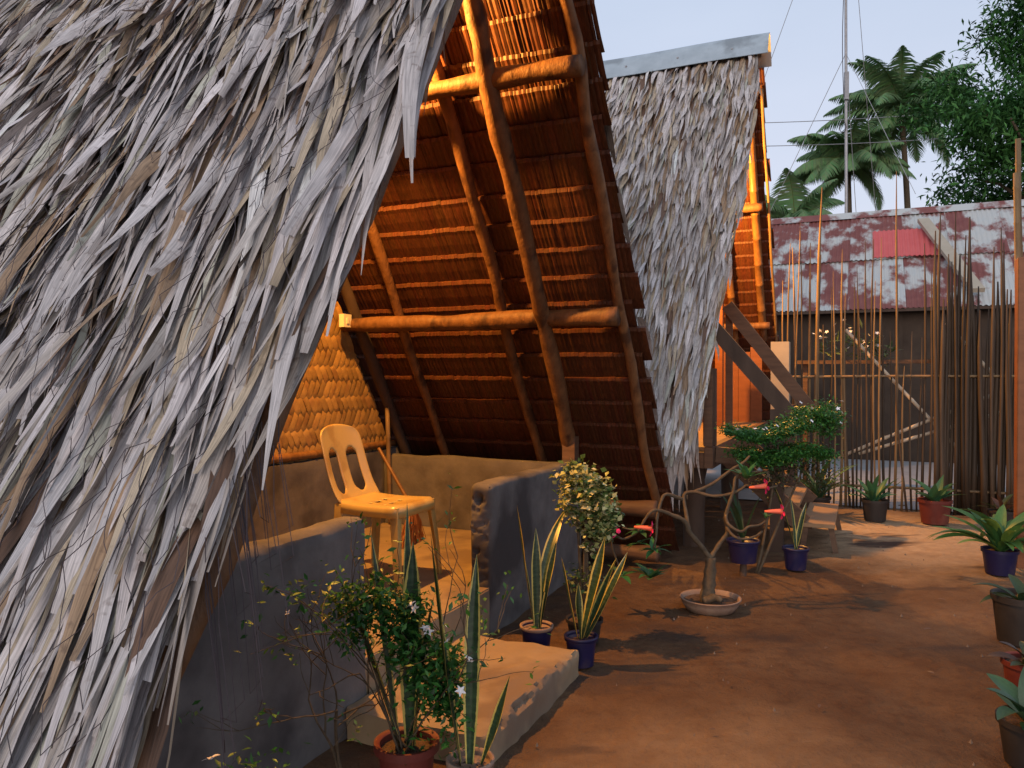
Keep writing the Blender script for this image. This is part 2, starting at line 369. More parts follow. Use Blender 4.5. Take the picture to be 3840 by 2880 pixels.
# ------------------------------------------------------------------ ground
def build_ground():
    def axis(lo, hi, step, far):
        a = list(np.arange(lo, hi, step)); g = step; x = hi; out = [x]
        while x < far: g *= 1.5; x += g; out.append(min(x, far))
        x = lo; g = step; pre = []
        while x > -far: g *= 1.5; x -= g; pre.append(max(x, -far))
        return np.array(pre[::-1] + a + out)
    xs = axis(-2.5, 5.5, .045, 400); ys = axis(1.6, 9.5, .045, 400)
    V = np.zeros((len(ys), len(xs), 3)); V[..., 0] = xs[None]; V[..., 1] = ys[:, None]
    for j, y in enumerate(ys):
        for i, x in enumerate(xs):
            if -3 < x < 6 and 1 < y < 9.2:
                V[j, i, 2] = .016 * noise.noise(Vector((x * 1.1, y * 1.1, 3))) + .008 * noise.noise(Vector((x * 4.2, y * 4.2, 7))) + .006 * noise.noise(Vector((x * 11, y * 11, 1))) - .012
            else: V[j, i, 2] = -.012
    nx, ny = len(xs), len(ys); idx = np.arange(nx * ny).reshape(ny, nx)
    F = np.stack([idx[:-1, :-1], idx[:-1, 1:], idx[1:, 1:], idx[1:, :-1]], -1).reshape(-1, 4)
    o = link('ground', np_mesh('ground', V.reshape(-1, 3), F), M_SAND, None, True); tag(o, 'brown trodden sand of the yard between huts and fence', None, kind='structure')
build_ground()

RZ = math.atan2(-.404, .915)
CX, CY = -.34, 3.62
FV = (math.sin(-RZ), math.cos(RZ)); NV = (math.cos(RZ), math.sin(RZ))
def hut_pt(n, f, z=0, c=(CX, CY)): return (c[0] + n * NV[0] + f * FV[0], c[1] + n * NV[1] + f * FV[1], z)
SL = 1.52; CO = 1 / math.sqrt(1 + SL * SL); SI = SL * CO

# ------------------------------------------------------------------ huts
def near_thatch(root, H, smax, nmin, edge, row, pitch, Lr, wr, part_label, hang, seed_dark=1.0, lift=.055, mean_drift=.25, smax_hang=2.95, wild=1.0, fringe=0):
    """outside of the slope that faces the photographer: overlapping dry palm leaves"""
    back = MB()
    def P(n, s, h): return (n, -s * CO - h * SI, H - s * SI + h * CO)
    ns = np.linspace(nmin, 1, 2)
    ss = np.linspace(0, smax, 12)
    for a, b in zip(ss[:-1], ss[1:]):
        e0, e1 = edge(a * CO) - .1, edge(b * CO) - .1
        vs = [P(nmin, a, 0), P(e0, a, 0), P(e1, b, 0), P(nmin, b, 0), P(nmin, a, -.05), P(e0, a, -.05), P(e1, b, -.05), P(nmin, b, -.05)]
        back.add(vs, [(3, 2, 1, 0), (4, 5, 6, 7), (1, 2, 6, 5), (0, 1, 5, 4), (2, 3, 7, 6), (3, 0, 4, 7)])
    bk = back.build('roof_slope', M_BACKING, root); bk['label'] = part_label
    P0 = []; s_arr = []
    s = .02
    while s < smax:
        e = edge(s * CO); x = nmin
        while x < e:
            P0.append((x + rng.normal(0, pitch * .3), s + rng.normal(0, row * .3))); x += pitch * rng.uniform(.7, 1.3)
        s += row
    P0 = np.array(P0); n = len(P0)
    ecl = np.array([edge(q * CO) for q in P0[:, 1]]) - P0[:, 0]            # distance from the rake
    near_edge = ecl < .12
    Ln = rng.uniform(*Lr, n); w = rng.uniform(*wr, n)
    big = rng.random(n) < .12; w[big] *= 1.35
    Ln = np.minimum(Ln, (smax + .12 - P0[:, 1]) + rng.uniform(-.05, .08, n)); Ln = np.maximum(Ln, .12)
    h0 = rng.uniform(0, .022, n)
    pos = np.stack([P0[:, 0], -P0[:, 1] * CO - h0 * SI, H - P0[:, 1] * SI + h0 * CO], 1)
    D = np.tile(np.array([0, -CO, -SI]), (n, 1)); A = np.tile(np.array([1., 0, 0]), (n, 1)); O = np.tile(np.array([0, -SI, CO]), (n, 1))
    # neighbouring leaves swing together, in clumps
    sw = np.array([noise.noise(Vector((p[0] * 2.3, p[1] * 2.0, 5.0))) for p in P0])
    drift = mean_drift + (sw * .10 + rng.normal(0, .055, n)) * wild
    drift[near_edge] -= .02
    l_ = rng.uniform(.15, 1.8, n) * lift; out = rng.random(n) < .06; l_[out] *= 1.9
    arch = rng.normal(0, .016, n)
    tw0 = rng.normal(.05, .32, n); tw1 = tw0 + rng.normal(0, .5, n)
    fold = rng.uniform(-.05, .28, n); tip = np.where(rng.random(n) < .25, rng.uniform(.3, .7, n), rng.uniform(.03, .25, n))
    V, Cc, U = leaf_arrays(pos, D, A, O, Ln, w, drift, l_, arch, tw0, tw1, fold, tip, leaf_cols(n, seed_dark), rng.normal(.008, .014, n))
    # leaves along the open rake slip over the edge and hang
    m = hang; e_s = rng.uniform(.35, smax_hang, m)
    hp = np.array([[edge(q * CO) - rng.uniform(-.02, .13), -q * CO, H - q * SI] for q in e_s])
    hp[:, 1] -= .03 * SI; hp[:, 2] += .03 * CO
    dn = np.stack([rng.normal(.03, .05, m), -rng.uniform(.15, .5, m), -np.ones(m)], 1); dn /= np.linalg.norm(dn, axis=1)[:, None]
    an = np.tile(np.array([.9, -.25, 0.]), (m, 1)); an /= np.linalg.norm(an, axis=1)[:, None]; on = np.cross(dn, an) * -1
    V2, C2, U2 = leaf_arrays(hp, dn, an, on, rng.uniform(.15, .30, m), rng.uniform(*wr, m) * .8, rng.normal(0, .06, m), rng.normal(0, .03, m), rng.normal(0, .02, m), rng.normal(0, .6, m), rng.normal(0, 1.0, m), rng.uniform(.0, .3, m), rng.uniform(.02, .15, m), leaf_cols(m, seed_dark * .9), rng.normal(0, .02, m))
    if fringe:                                             # tattered straw hanging at the lower front corner
        m2 = fringe; q = smax - rng.uniform(-.03, .35, m2); fp = np.array([[rng.uniform(.30, .99) * edge(a * CO), -a * CO - .03, H - a * SI] for a in q])
        dn = np.stack([rng.normal(0, .05, m2), rng.normal(-.05, .06, m2), -np.ones(m2)], 1); dn /= np.linalg.norm(dn, axis=1)[:, None]
        an = np.tile(np.array([1., 0, 0]), (m2, 1)); on = -np.cross(dn, an)
        V3, C3, U3 = leaf_arrays(fp, dn, an, on, rng.uniform(.22, .48, m2), rng.uniform(*wr, m2) * .8, rng.normal(0, .05, m2), rng.normal(0, .03, m2), rng.normal(0, .01, m2), rng.normal(0, .4, m2), rng.normal(0, .6, m2), rng.uniform(0, .3, m2), rng.uniform(.03, .3, m2), leaf_cols(m2, .9), rng.normal(0, .015, m2))
        V2, C2, U2 = np.concatenate([V2, V3]), np.concatenate([C2, C3]), np.concatenate([U2, U3]); m += m2
    V = np.concatenate([V, V2]); Cc = np.concatenate([Cc, C2]); U = np.concatenate([U, U2]); w = np.concatenate([w, np.full(m, .04)]); Ln = np.concatenate([Ln, np.full(m, .35)])
    ar = pixel_area(root, V, w, Ln); pick = np.zeros(len(V), bool); pick[np.argsort(-ar)[:300]] = True
    for i in np.nonzero(pick)[0]:
        link('leaf', leaf_mesh('leaf', V[i:i + 1], Cc[i:i + 1], U[i:i + 1]), M_THATCH, bk, True)
    o = link('leaf_thatch', leaf_mesh('leaf_thatch', V[~pick], Cc[~pick], U[~pick]), M_THATCH, bk, True); o['kind'] = 'stuff'
    return bk

def far_shingles(root, H, s_from, s_to, step, nmin, nmax, outer_nmin, base=(.085, .028, .0125)):
    """inside of the other slope: rows of palm-leaf shingles folded over slats"""
    def P(n, s, h): return (n, s * CO - h * SI, H - s * SI - h * CO)      # h > 0 is inwards
    s = s_from; base = np.array(base)
    while s < s_to:
        b = MB(); x = nmin; e = nmax + rng.uniform(-.035, .03); dz = rng.normal(0, .004); tilt = rng.normal(0, .006)
        while x < e:
            w = rng.uniform(.020, .036); up_ = max(0., 1 - s / 1.9); j = rng.normal(0, .0010 + .004 * up_); d1 = rng.uniform(.0006, .0022) + up_ * rng.uniform(.0, .010)
            js = rng.normal(0, .0016) + dz + tilt * x + .004 * noise.noise(Vector((x * 3, s * 5, 0)))
            prof = [(-.012, -.02), (-.016, .010), (.004, .019), (.03, .014), (.10, .006), (.17, -.006), (.25, -.03)]
            vs = []; us = []
            for (ps, ph) in prof:
                for q, (fx, dd) in enumerate(((0, -d1), (.5, d1 * .6), (1, -d1 * .4))):
                    vs.append(P(x + fx * w * 1.04, s + ps + js, ph + dd + j)); us.append((fx * w * 30 + x * 30, ps * 4 + s * 9, 0))
            fs = [(a * 3 + k, a * 3 + k + 1, a * 3 + k + 4, a * 3 + k + 3) for a in range(len(prof) - 1) for k in range(2)]
            b.add(vs, fs, base * (1 + rng.normal(0, .12)) * (1.0, 1 + rng.normal(0, .08), 1.0), us)
            x += w
        # stitching of split rattan, small pale knots along the slat
        b.build('nipa_shingle', M_SHINGLE, root, False)
        s += step
    bk = MB()
    e = nmax - .04
    for (n0, n1, h0, h1, a, c) in ((outer_nmin, e, -.05, -.11, .0, s_to + .25),):
        vs = [P(n0, a, h0), P(n1, a, h0), P(n1, c, h0), P(n0, c, h0), P(n0, a, h1), P(n1, a, h1), P(n1, c, h1), P(n0, c, h1)]
        bk.add(vs, [(0, 1, 2, 3), (7, 6, 5, 4), (1, 5, 6, 2), (0, 4, 5, 1), (2, 6, 7, 3), (3, 7, 4, 0)])
    o = bk.build('far_roof_slope', M_BACKING, root); o['label'] = 'dark outer thatch of the far roof slope'
    # outside leaves of this slope
    rows = np.arange(.05, s_to - .6, .12); P0 = np.array([(x, q) for q in rows for x in np.arange(outer_nmin, nmax - .02, .06)]); n = len(P0); P0 += rng.normal(0, .02, P0.shape)
    hh = .12
    pos = np.stack([np.minimum(P0[:, 0], nmax - .02), P0[:, 1] * CO + hh * SI, H - P0[:, 1] * SI + hh * CO], 1)
    D = np.tile(np.array([0, CO, -SI]), (n, 1)); A = np.tile(np.array([1., 0, 0]), (n, 1)); O = np.tile(np.array([0, SI, CO]), (n, 1))
    V, Cc, U = leaf_arrays(pos, D, A, O, rng.uniform(.3, .5, n), rng.uniform(.04, .07, n), rng.normal(0, .05, n), rng.uniform(.0, .05, n), rng.normal(0, .01, n), rng.normal(0, .3, n), rng.normal(0, .4, n), rng.uniform(0, .2, n), rng.uniform(.05, .4, n), leaf_cols(n, .85))
    o2 = link('outer_leaf_thatch', leaf_mesh('outer_leaf_thatch', V, Cc, U), M_THATCH, o, True); o2['kind'] = 'stuff'

def ridge_cap(root, H, n0, n1, lab):
    b = MB(); prof = []
    for k in range(-8, 9):
        t = k / 8; y = t * .19; z = H + .13 - abs(t) ** 1.5 * .27
        prof.append((y, z))
    xs = np.linspace(n0, n1, 24); vs = []
    for th in (0, -.004):
        for x in xs:
            for (y, z) in prof: vs.append((x, y, z + th + .006 * math.sin(x * 3.1)))
    m = len(prof); nn = len(xs); fs = []
    for L_ in (0, 1):
        for i in range(nn - 1):
            for k in range(m - 1):
                a = L_ * nn * m + i * m + k; q = (a, a + m, a + m + 1, a + 1); fs.append(q if L_ == 0 else q[::-1])
    b.add(vs, fs); o = b.build('ridge_cap', M_GALV, root, True); o['label'] = lab
    for i, x in enumerate(np.arange(n1 - .35, n0, -.55)):
        nb = MB(); nb.lathe([(.012, -.006), (.012, .003), (.006, .007), (0, .008)], (0, 0, 0), 8)
        q = nb.build('nail', M_STEEL, o); q.location = (x, -.135, H + .135 - .71 ** 1.5 * .27); q.rotation_euler = (R(48), 0, 0)

def rough_wall(name, n0, n1, f0, f1, z0, z1, root, m=None, amp=.008, rnd=.02, label=None, res=.035, pits=()):
    """rendered wall: subdivided box with a softly rounded top, wavy faces, pits"""
    b = MB()
    def push(p, nrm):
        x, y, z = p
        dv = (noise.noise_vector(Vector((x * 4 + 3, y * 4, z * 4))) + noise.noise_vector(Vector((x * 13, y * 13 + 5, z * 13))) * .6) * amp
        cx, cy = (n0 + n1) / 2, (f0 + f1) / 2
        hx, hy = (n1 - n0) / 2, (f1 - f0) / 2
        # round the upper edges and the vertical corners a little
        ax, ay, az = hx - abs(x - cx), hy - abs(y - cy), z1 - z
        r = rnd
        if az < r and ax < r: k = math.hypot(r - az, r - ax) - r; x -= max(k, 0) * .7 * (1 if x > cx else -1); z -= max(k, 0) * .7
        if az < r and ay < r: k = math.hypot(r - az, r - ay) - r; y -= max(k, 0) * .7 * (1 if y > cy else -1); z -= max(k, 0) * .7
        if ax < r and ay < r: k = math.hypot(r - ax, r - ay) - r; x -= max(k, 0) * .7 * (1 if x > cx else -1); y -= max(k, 0) * .7 * (1 if y > cy else -1)
        z += (.012 * noise.noise(Vector((x * 1.7, y * 1.7, 9)))) * (1 if p[2] > z1 - .15 else 0) * (1 - (z1 - p[2]) / .15)
        for (pc, pr, pd) in pits:
            q = math.dist(p, pc)
            if q < pr: dv = dv + (Vector((0, pd * (1 - (q / pr) ** 2), 0)) if pd > 0 else Vector((pd, 0, pd * .8)) * (1 - (q / pr) ** 2))
        return (x + dv.x, y + dv.y, z + dv.z)
    def grid(o, u, v, lu, lv, nrm):
        nu, nvv = max(2, int(lu / res)), max(2, int(lv / res)); vs = []
        for j in range(nvv + 1):
            for i in range(nu + 1):
                vs.append(push(tuple(o[k] + u[k] * lu * i / nu + v[k] * lv * j / nvv for k in range(3)), nrm))
        b.add(vs, [(j * (nu + 1) + i, j * (nu + 1) + i + 1, (j + 1) * (nu + 1) + i + 1, (j + 1) * (nu + 1) + i) for j in range(nvv) for i in range(nu)])
    X, Y, Z = (1, 0, 0), (0, 1, 0), (0, 0, 1); ln, lf, lz = n1 - n0, f1 - f0, z1 - z0
    grid((n1, f0, z0), Y, Z, lf, lz, (1, 0, 0)); grid((n0, f1, z0), (0, -1, 0), Z, lf, lz, (-1, 0, 0))
    grid((n0, f0, z0), X, Z, ln, lz, (0, -1, 0)); grid((n1, f1, z0), (-1, 0, 0), Z, ln, lz, (0, 1, 0))
    grid((n0, f0, z1), X, Y, ln, lf, (0, 0, 1))
    me = b.mesh(name)
    import bmesh
    bm = bmesh.new(); bm.from_mesh(me); bmesh.ops.remove_doubles(bm, verts=bm.verts, dist=.0004); bmesh.ops.recalc_face_normals(bm, faces=bm.faces); bm.to_mesh(me); bm.free()
    o = link(name, me, m or M_CONC, root, True); md = o.modifiers.new('crisp', 'EDGE_SPLIT'); md.split_angle = R(38)
    if label: o['label'] = label
    return o

def bulb(loc, power, label, root_drop):
    e = empty('light_bulb', loc, 0, label, 'light bulb')
    b = MB(); b.lathe([(.0, -.075), (.018, -.07), (.03, -.05), (.031, -.035), (.02, -.01), (.014, .0)], sides=16); b.build('glass', flat_mat('bulb_glow', (1, .8, .5), .3, emit=(1, .55, .2), estr=20), e, True)
    b = MB(); b.lathe([(.016, 0), (.018, .02), (.018, .045), (.006, .055), (0, .056)], sides=16); b.build('socket', M_DARKPOT, e, True)
    b = MB(); b.tube([(0, 0, .05), (.003, 0, root_drop / 2), (0, 0, root_drop)], .003, 6); b.build('cord', M_WIRE, e, True)
    l = bpy.data.lights.new('bulb_light', 'POINT'); l.energy = power; l.color = LAMP_COL; l.shadow_soft_size = .035
    lo = bpy.data.objects.new('bulb_light', l); col.objects.link(lo); lo.parent = e; lo.location = (0, 0, -.13)

# ---------- hut with the open porch
H1 = 4.22
hut = empty('thatched_hut', (CX, CY, 0), RZ, 'thatched A-frame hut with open lamplit porch and low concrete walls', 'hut')
def edge1(a): return float(np.interp(a, [0, 1.1, 1.6, 1.8, 1.95, 2.15, 2.4], [.675, .675, .66, .658, .668, .705, .72])) + .03 * noise.noise(Vector((a * 3.1, 2.0, 0))) + .02 * noise.noise(Vector((a * 9, 4.0, 0)))
near_thatch(hut, H1, (H1 - .62) / SI, -3.1, edge1, .075, .029, (.45, .85), (.028, .052), 'grey dry palm leaf thatch facing the yard', 45)
far_shingles(hut, H1, .22, (H1 - .20) / SI, .19, -1.72, .5, -3.1)
ridge_cap(hut, H1, -3.1, .75, 'galvanised ridge cap')

def fs_pt(n, s_z, h, H=H1):                         # point on the far slope at height s_z, h metres inwards
    f = (H - s_z) / SL; return (n, f - h * SI, s_z - h * CO)
pole('rafter', fs_pt(-1.15, 3.95, .075), fs_pt(-1.16, .62, .075), .036, .032, hut, amp=.035, seed=1.3)
pole('rafter', fs_pt(-.40, 3.95, .075), fs_pt(-.35, .62, .075), .040, .034, hut, amp=.035, seed=4.1)
pole('rafter', fs_pt(.41, 3.95, .08), fs_pt(.45, .42, .08), .036, .030, hut, amp=.045, seed=7.7)
pole('main_rafter', fs_pt(-.03, 4.0, .19), fs_pt(-.08, .55, .16), .058, .050, hut, amp=.03, seed=2.2)
pole('wall_rafter', fs_pt(-1.5, 3.95, .08), fs_pt(-1.51, .55, .08), .042, .042, hut, M_DARKWOOD, amp=.012, seed=3.0)
pole('purlin', fs_pt(-1.7, 3.04, .155), fs_pt(.46, 3.02, .155), .050, .054, hut, amp=.018, seed=9.1)
pole('purlin', fs_pt(-1.75, 1.80, .15), fs_pt(.43, 1.80, .15), .046, .060, hut, amp=.018, seed=5.6)
pole('sill_log', (-.1, 2.30, .42), (.47, 2.30, .42), .055, .06, hut, amp=.01, seed=6.1, m=M_WOOD)
pole('sill_log', (-.1, 2.33, .10), (.47, 2.33, .10), .055, .055, hut, amp=.01, seed=6.9, m=M_WOOD)
# rafters and purlins of the slope facing the yard, seen only from inside
for n_ in (-1.5, -.75, -.03, .55):
    pole('rafter', (n_, -.12, H1 - .45), (n_, -(H1 - .7) / SL + .12, .6), .04, .036, hut, amp=.02, seed=n_ * 3 + 20)
for z_ in (3.02, 1.8):
    pole('purlin', (-1.7, -(H1 - z_) / SL + .2, z_ - .08), (.5, -(H1 - z_) / SL + .2, z_ - .08), .05, .05, hut, amp=.02, seed=z_ + 30)
pole('ridge_pole', (-3.0, 0, H1 - .22), (.6, 0, H1 - .22), .05, .05, hut, amp=.01, seed=40)

# low walls, floor, doorstep
WZ = .78; T = .125; FZ = .24
pits = [((-.06 + random.uniform(-.05, .05), .563, z + random.uniform(-.02, .02)), random.uniform(.010, .030), random.uniform(.004, .013)) for z in (.28, .36, .41, .50, .52, .545, .56, .60, .655, .68, .70) for _ in range(4)]
rough_wall('low_wall', -T, 0, .563, 2.06, -.03, WZ, hut, rnd=.03, res=.010, pits=pits, label='low rendered block wall with pitted end beside the doorway')
rough_wall('low_wall', -T, 0, -2.15, -.558, -.03, WZ + .02, hut, rnd=.035, res=.03, label='low rendered wall under the overhanging thatch')
rough_wall('low_wall', -1.55, -T - .003, 1.93, 2.055, -.03, WZ - .02, hut, rnd=.02, label='inner side wall of the porch')
rough_wall('low_wall', -1.68, -1.555, -2.1, 2.2, -.03, WZ + .02, hut, rnd=.015, label='low wall under the woven panel')
b = MB(); b.box(-1.55, -.012, -2.1, 1.925, -.02, FZ); b.build('floor', M_FLOOR, hut)
rough_wall('threshold', -.012, .0, -.553, .558, -.02, FZ - .003, hut, M_FLOOR, amp=.004, rnd=.008)
slab_pits = [((.60 + random.uniform(-.01, .01), random.uniform(-.72, .25), .105), random.uniform(.012, .04), -random.uniform(.004, .014)) for _ in range(40)]
rough_wall('doorstep', .004, .60, -.72, .25, -.03, .105, hut, M_FLOOR, amp=.011, rnd=.008, res=.016, pits=slab_pits, label='worn concrete doorstep slab with crumbled edge')
b = MB(); b.box(-.11, -.02, 1.95, 2.04, WZ - .01, WZ + .16); o = b.build('post_stub', M_WOOD, hut)
b = MB(); b.lathe([(.085, 0), (.085, .16), (.07, .17), (0, .172)], (0, 0, 0), 14)

# woven wall
def woven():
    g = MB(); hw = lambda z: (H1 - z) / SL - .14
    z0, z1 = WZ + .02, 2.35
    n_w = -1.60
    vs = [(n_w - .02, -hw(z0), z0), (n_w - .02, hw(z0), z0), (n_w - .02, hw(z1), z1), (n_w - .02, -hw(z1), z1)]
    vs += [(x - .015, y, z) for x, y, z in vs]
    g.add(vs, [(0, 1, 2, 3), (7, 6, 5, 4), (0, 4, 5, 1), (1, 5, 6, 2), (2, 6, 7, 3), (3, 7, 4, 0)])
    pan = g.build('woven_panel', M_BACKING, hut); pan['label'] = 'woven split bamboo wall panel'
    p = .052; an = R(61); rs = random.Random(3)
    us_ = ((math.cos(an), math.sin(an)), (math.cos(an), -math.sin(an))); vs_ = ((-math.sin(an), math.cos(an)), (math.sin(an), math.cos(an)))
    for di in (0, 1):
        (ux, uz), (vx, vz) = us_[di], vs_[di]; ox_, oz_ = vs_[1 - di]
        for i in range(-60, 61):
            runs = []; cur = []; bb = (i + .5) * p
            for k in range(-170, 171):
                a = k * .018; f = ux * a + vx * bb + 1.1; z = uz * a + vz * bb + 1.4
                if .35 < f < hw(z) and z0 - .02 < z < z1 - .02:
                    j = math.floor((ox_ * (f - 1.1) + oz_ * (z - 1.4)) / p)        # strip of the other set crossed here
                    over = ((i + j) % 4 < 2) if di == 0 else ((i + j) % 4 >= 2)      # twill: over two, under two
                    cur.append((f, z, over))
                else:
                    if len(cur) > 3: runs.append(cur)
                    cur = []
            if len(cur) > 3: runs.append(cur)
            for run in runs:
                wdt = p * rs.uniform(.88, 1.02) / 2; m = MB(); vs = []; tl = rs.uniform(-.0025, .0025)
                hs = [(.0075 if o_ else -.0035) for (_, _, o_) in run]
                hs = [(hs[max(t - 1, 0)] + hs[t] * 2 + hs[min(t + 1, len(hs) - 1)]) / 4 for t in range(len(hs))]
                for (f, z, o_), h in zip(run, hs):
                    for sgn, dh in ((-1, -.0015 + tl), (0, .001), (1, -.0015 - tl)):
                        vs.append((n_w + h + dh, f + vx * wdt * sgn, z + vz * wdt * sgn))
                m.add(vs, [(t * 3 + c_, t * 3 + c_ + 1, t * 3 + c_ + 4, t * 3 + c_ + 3) for t in range(len(run) - 1) for c_ in range(2)])
                m.build('bamboo_strip', M_WEAVE, pan, True)
woven()
bamboo('wall_trim', (-1.575, -.2, WZ + .055), (-1.575, 2.18, WZ + .055), .026, hut, seed=2.0)
bamboo('corner_stick', (-1.47, 1.90, FZ), (-1.50, 1.90, 1.12), .017, hut, M_PICKET_PALE, seed=5.0)
b = MB(); b.box(-.04, .0, -.045, .045, -.045, .045); b.box(0, .006, -.013, .013, -.02, .02)
o = b.build('junction_box', M_WHITE, hut); o.location = (-1.50, 1.40, 1.745); o['label'] = 'small off-white switch box'
bulb(hut_pt(-.85, .16, 3.40), LAMP1, 'glowing bulb hanging under the ridge of the porch', .52)

# wire netting over the near thatch
def netting():
    b = MB(); rs = random.Random(8)
    def P(n, s, h): return (n, -s * CO - h * SI, H1 - s * SI + h * CO)
    cs, cn = .085, .055; g = {}
    for i in range(0, 52):
        for j in range(-26, 15):
            n = j * cn + (cn / 2 if i % 2 else 0); s = .3 + i * cs * .9
            if s > 4.3: continue
            e = edge1(s * CO) + .03
            if n > e + .02: continue
            g[i, j] = (n + rs.gauss(0, .010), s + rs.gauss(0, .012), .088 + .03 * noise.noise(Vector((n * 3, s * 3, 1))) + rs.uniform(-.012, .02))
    for (i, j), a in g.items():
        for dj in ((0, 1) if i % 2 else (-1, 0)):
            c = g.get((i + 1, j + dj))
            if c and rs.random() < .8:
                m = tuple((a[k] + c[k]) / 2 + rs.gauss(0, .006) for k in range(3))
                b.tube([P(*a), P(*m), P(*c)], .0009, 3, caps=False)
    # loose threads hanging off the rake
    for k in range(16):
        s = rs.uniform(3.5, 3.85); n = edge1(s * CO) + rs.uniform(-.02, .05); p = Vector(P(n, s, .05)); L = rs.uniform(.2, .45); q = p + Vector((rs.uniform(.01, .05), rs.uniform(-.04, .04), 0))
        b.tube([p, p + Vector((.02, .01, -L * .5)), p + Vector((.03, .02, -L)), q + Vector((.035, .0, -L * .9)), q + Vector((0, 0, -L * .3)), q], .0009, 3, caps=False)
    o = b.build('wire_net', M_WIRE, hut); o['kind'] = 'stuff'; o['label'] = 'thin sagging net tied over the thatch'
netting()

# ---------- second hut on stilts
C2 = (CX + 5.16 * FV[0], CY + 5.16 * FV[1]); H2 = 4.68
hut2 = empty('thatched_hut', (*C2, 0), RZ, 'thatched A-frame hut on stilts with metal ridge cap and wooden stairs', 'hut')
def edge2(a):
    xs = [0, .94, 1.76, 2.2, 2.45, 2.75]; ys = [.84, .84, .74, .70, .66, .55]
    return float(np.interp(a, xs, ys)) + .025 * noise.noise(Vector((a * 4.1, 8.0, 0))) + .02 * noise.noise(Vector((a * 11, 4.0, 0)))
near_thatch(hut2, H2, (H2 - .84) / SI, -3.2, edge2, .115, .0215, (.34, .58), (.024, .046), 'grey dry palm leaf thatch of the stilt hut', 70, 1.0, .06, .02, 4.2, .5, 130)
far_shingles(hut2, H2, .2, (H2 - .75) / SI, .16, -1.3, .82, -3.2, (.085, .026, .011))
ridge_cap(hut2, H2 + .01, -3.3, .93, 'grey galvanised ridge cap with curled end')
def f2(n, z, h): return fs_pt(n, z, h, H2)
bamboo('rafter', f2(.70, 4.3, .08), f2(.68, 1.85, .08), .045, hut2, seed=1.0)
bamboo('rafter', f2(.36, 4.3, .08), f2(.34, 1.0, .08), .042, hut2, seed=3.0)
bamboo('rafter', f2(-.35, 4.3, .08), f2(-.35, 1.0, .08), .042, hut2, seed=4.0)
pole('purlin', f2(-1.2, 3.32, .16), f2(.78, 3.32, .16), .042, .045, hut2, amp=.012, seed=3.2)
pole('purlin', f2(-1.2, 2.06, .16), f2(.78, 2.06, .16), .042, .045, hut2, amp=.012, seed=4.2)
pole('rake_pole', f2(.83, 4.35, .03), f2(.83, .8, .03), .016, .014, hut2, M_PICKET_PALE, amp=.008, seed=8)
FL2 = .80
b = MB()
for i in range(18):
    f0 = -2.05 + i * .235
    o = MB(); o.box(-1.4, .66, f0, f0 + .228, FL2 - .03, FL2); o.build('floor_board', M_TREAD, hut2)
o = MB(); o.box(.665, .73, -2.12, 1.9, FL2 - .16, FL2 + .005); o.build('floor_beam', M_WOOD, hut2)
o = MB(); o.box(-1.3, .66, -2.12, -2.06, FL2 - .16, FL2 - .035); o.build('floor_beam', M_WOOD, hut2)
for (n_, f_) in ((.55, -1.9), (.55, 0), (.55, 1.7), (-1.0, -1.9), (-1.0, 1.7)):
    pole('stilt', (n_, f_, -.05), (n_, f_, FL2 - .035), .085, .08, hut2, M_DARKWOOD, amp=.01, seed=n_ + f_)
pole('brace', (.5, -1.9, .1), (.5, -1.15, FL2 - .1), .05, .05, hut2, M_DARKWOOD, amp=.008, seed=3)
# porch uprights and rail on the near side
for f_, m_ in ((-2.09, M_WOOD), (-1.93, M_DARKWOOD)):
    o = MB(); o.box(.66, .725, f_ - .03, f_ + .03, FL2 + .01, FL2 + .62); o.build('upright', m_, hut2)
o = MB(); o.box(.28, .36, .70, .80, FL2 + .001, 2.2); o.build('door_post', M_ORANGEWOOD, hut2)
o = MB(); o.box(-.02, .02, .82, 1.75, FL2 + .001, 2.0); o.build('door_leaf', M_ORANGEWOOD, hut2)
for i in range(4):
    o = MB(); o.box(.12 + i * .14, .255 + i * .14, 1.70 + .01 * (i % 2), 1.725 + .01 * (i % 2), FL2 + .001, 1.72 - .03 * (i % 3)); o.build('side_board', M_ORANGEWOOD, hut2)
# gable wall behind the porch
o = MB(); z1 = 2.9; o.add([(-1.3, -(H2 - FL2) / SL + .2, FL2), (-1.3, (H2 - FL2) / SL - .2, FL2), (-1.3, (H2 - z1) / SL - .2, z1), (-1.3, -(H2 - z1) / SL + .2, z1)], [(0, 1, 2, 3)]); 
o.add([(-1.33, -(H2 - FL2) / SL + .2, FL2), (-1.33, (H2 - FL2) / SL - .2, FL2), (-1.33, (H2 - z1) / SL - .2, z1), (-1.33, -(H2 - z1) / SL + .2, z1)], [(3, 2, 1, 0)]); o.build('gable_wall', M_WEAVE, hut2)
# stairs down to the yard
def plank(name, p0, p1, th, hgt, parent, m):
    """board on edge from p0 to p1 in the n-z plane"""
    (n0, f0, z0), (n1, f1, z1) = p0, p1; L = math.hypot(n1 - n0, z1 - z0); dx, dz = (n1 - n0) / L, (z1 - z0) / L; px, pz = -dz * hgt / 2, dx * hgt / 2
    vs = [(n + s * px, f + t * th / 2, z + s * pz) for (n, f, z) in (p0, p1) for s in (-1, 1) for t in (-1, 1)]
    b = MB(); b.add(vs, [(0, 1, 3, 2), (4, 6, 7, 5), (0, 4, 5, 1), (2, 3, 7, 6), (0, 2, 6, 4), (1, 5, 7, 3)]); return b.build(name, m, parent)
plank('handrail', (.62, -1.84, 1.83), (1.36, -1.84, .96), .05, .115, hut2, M_DARKWOOD)
plank('handrail', (.62, -.68, 2.03), (1.48, -.68, .90), .05, .115, hut2, M_WOOD)
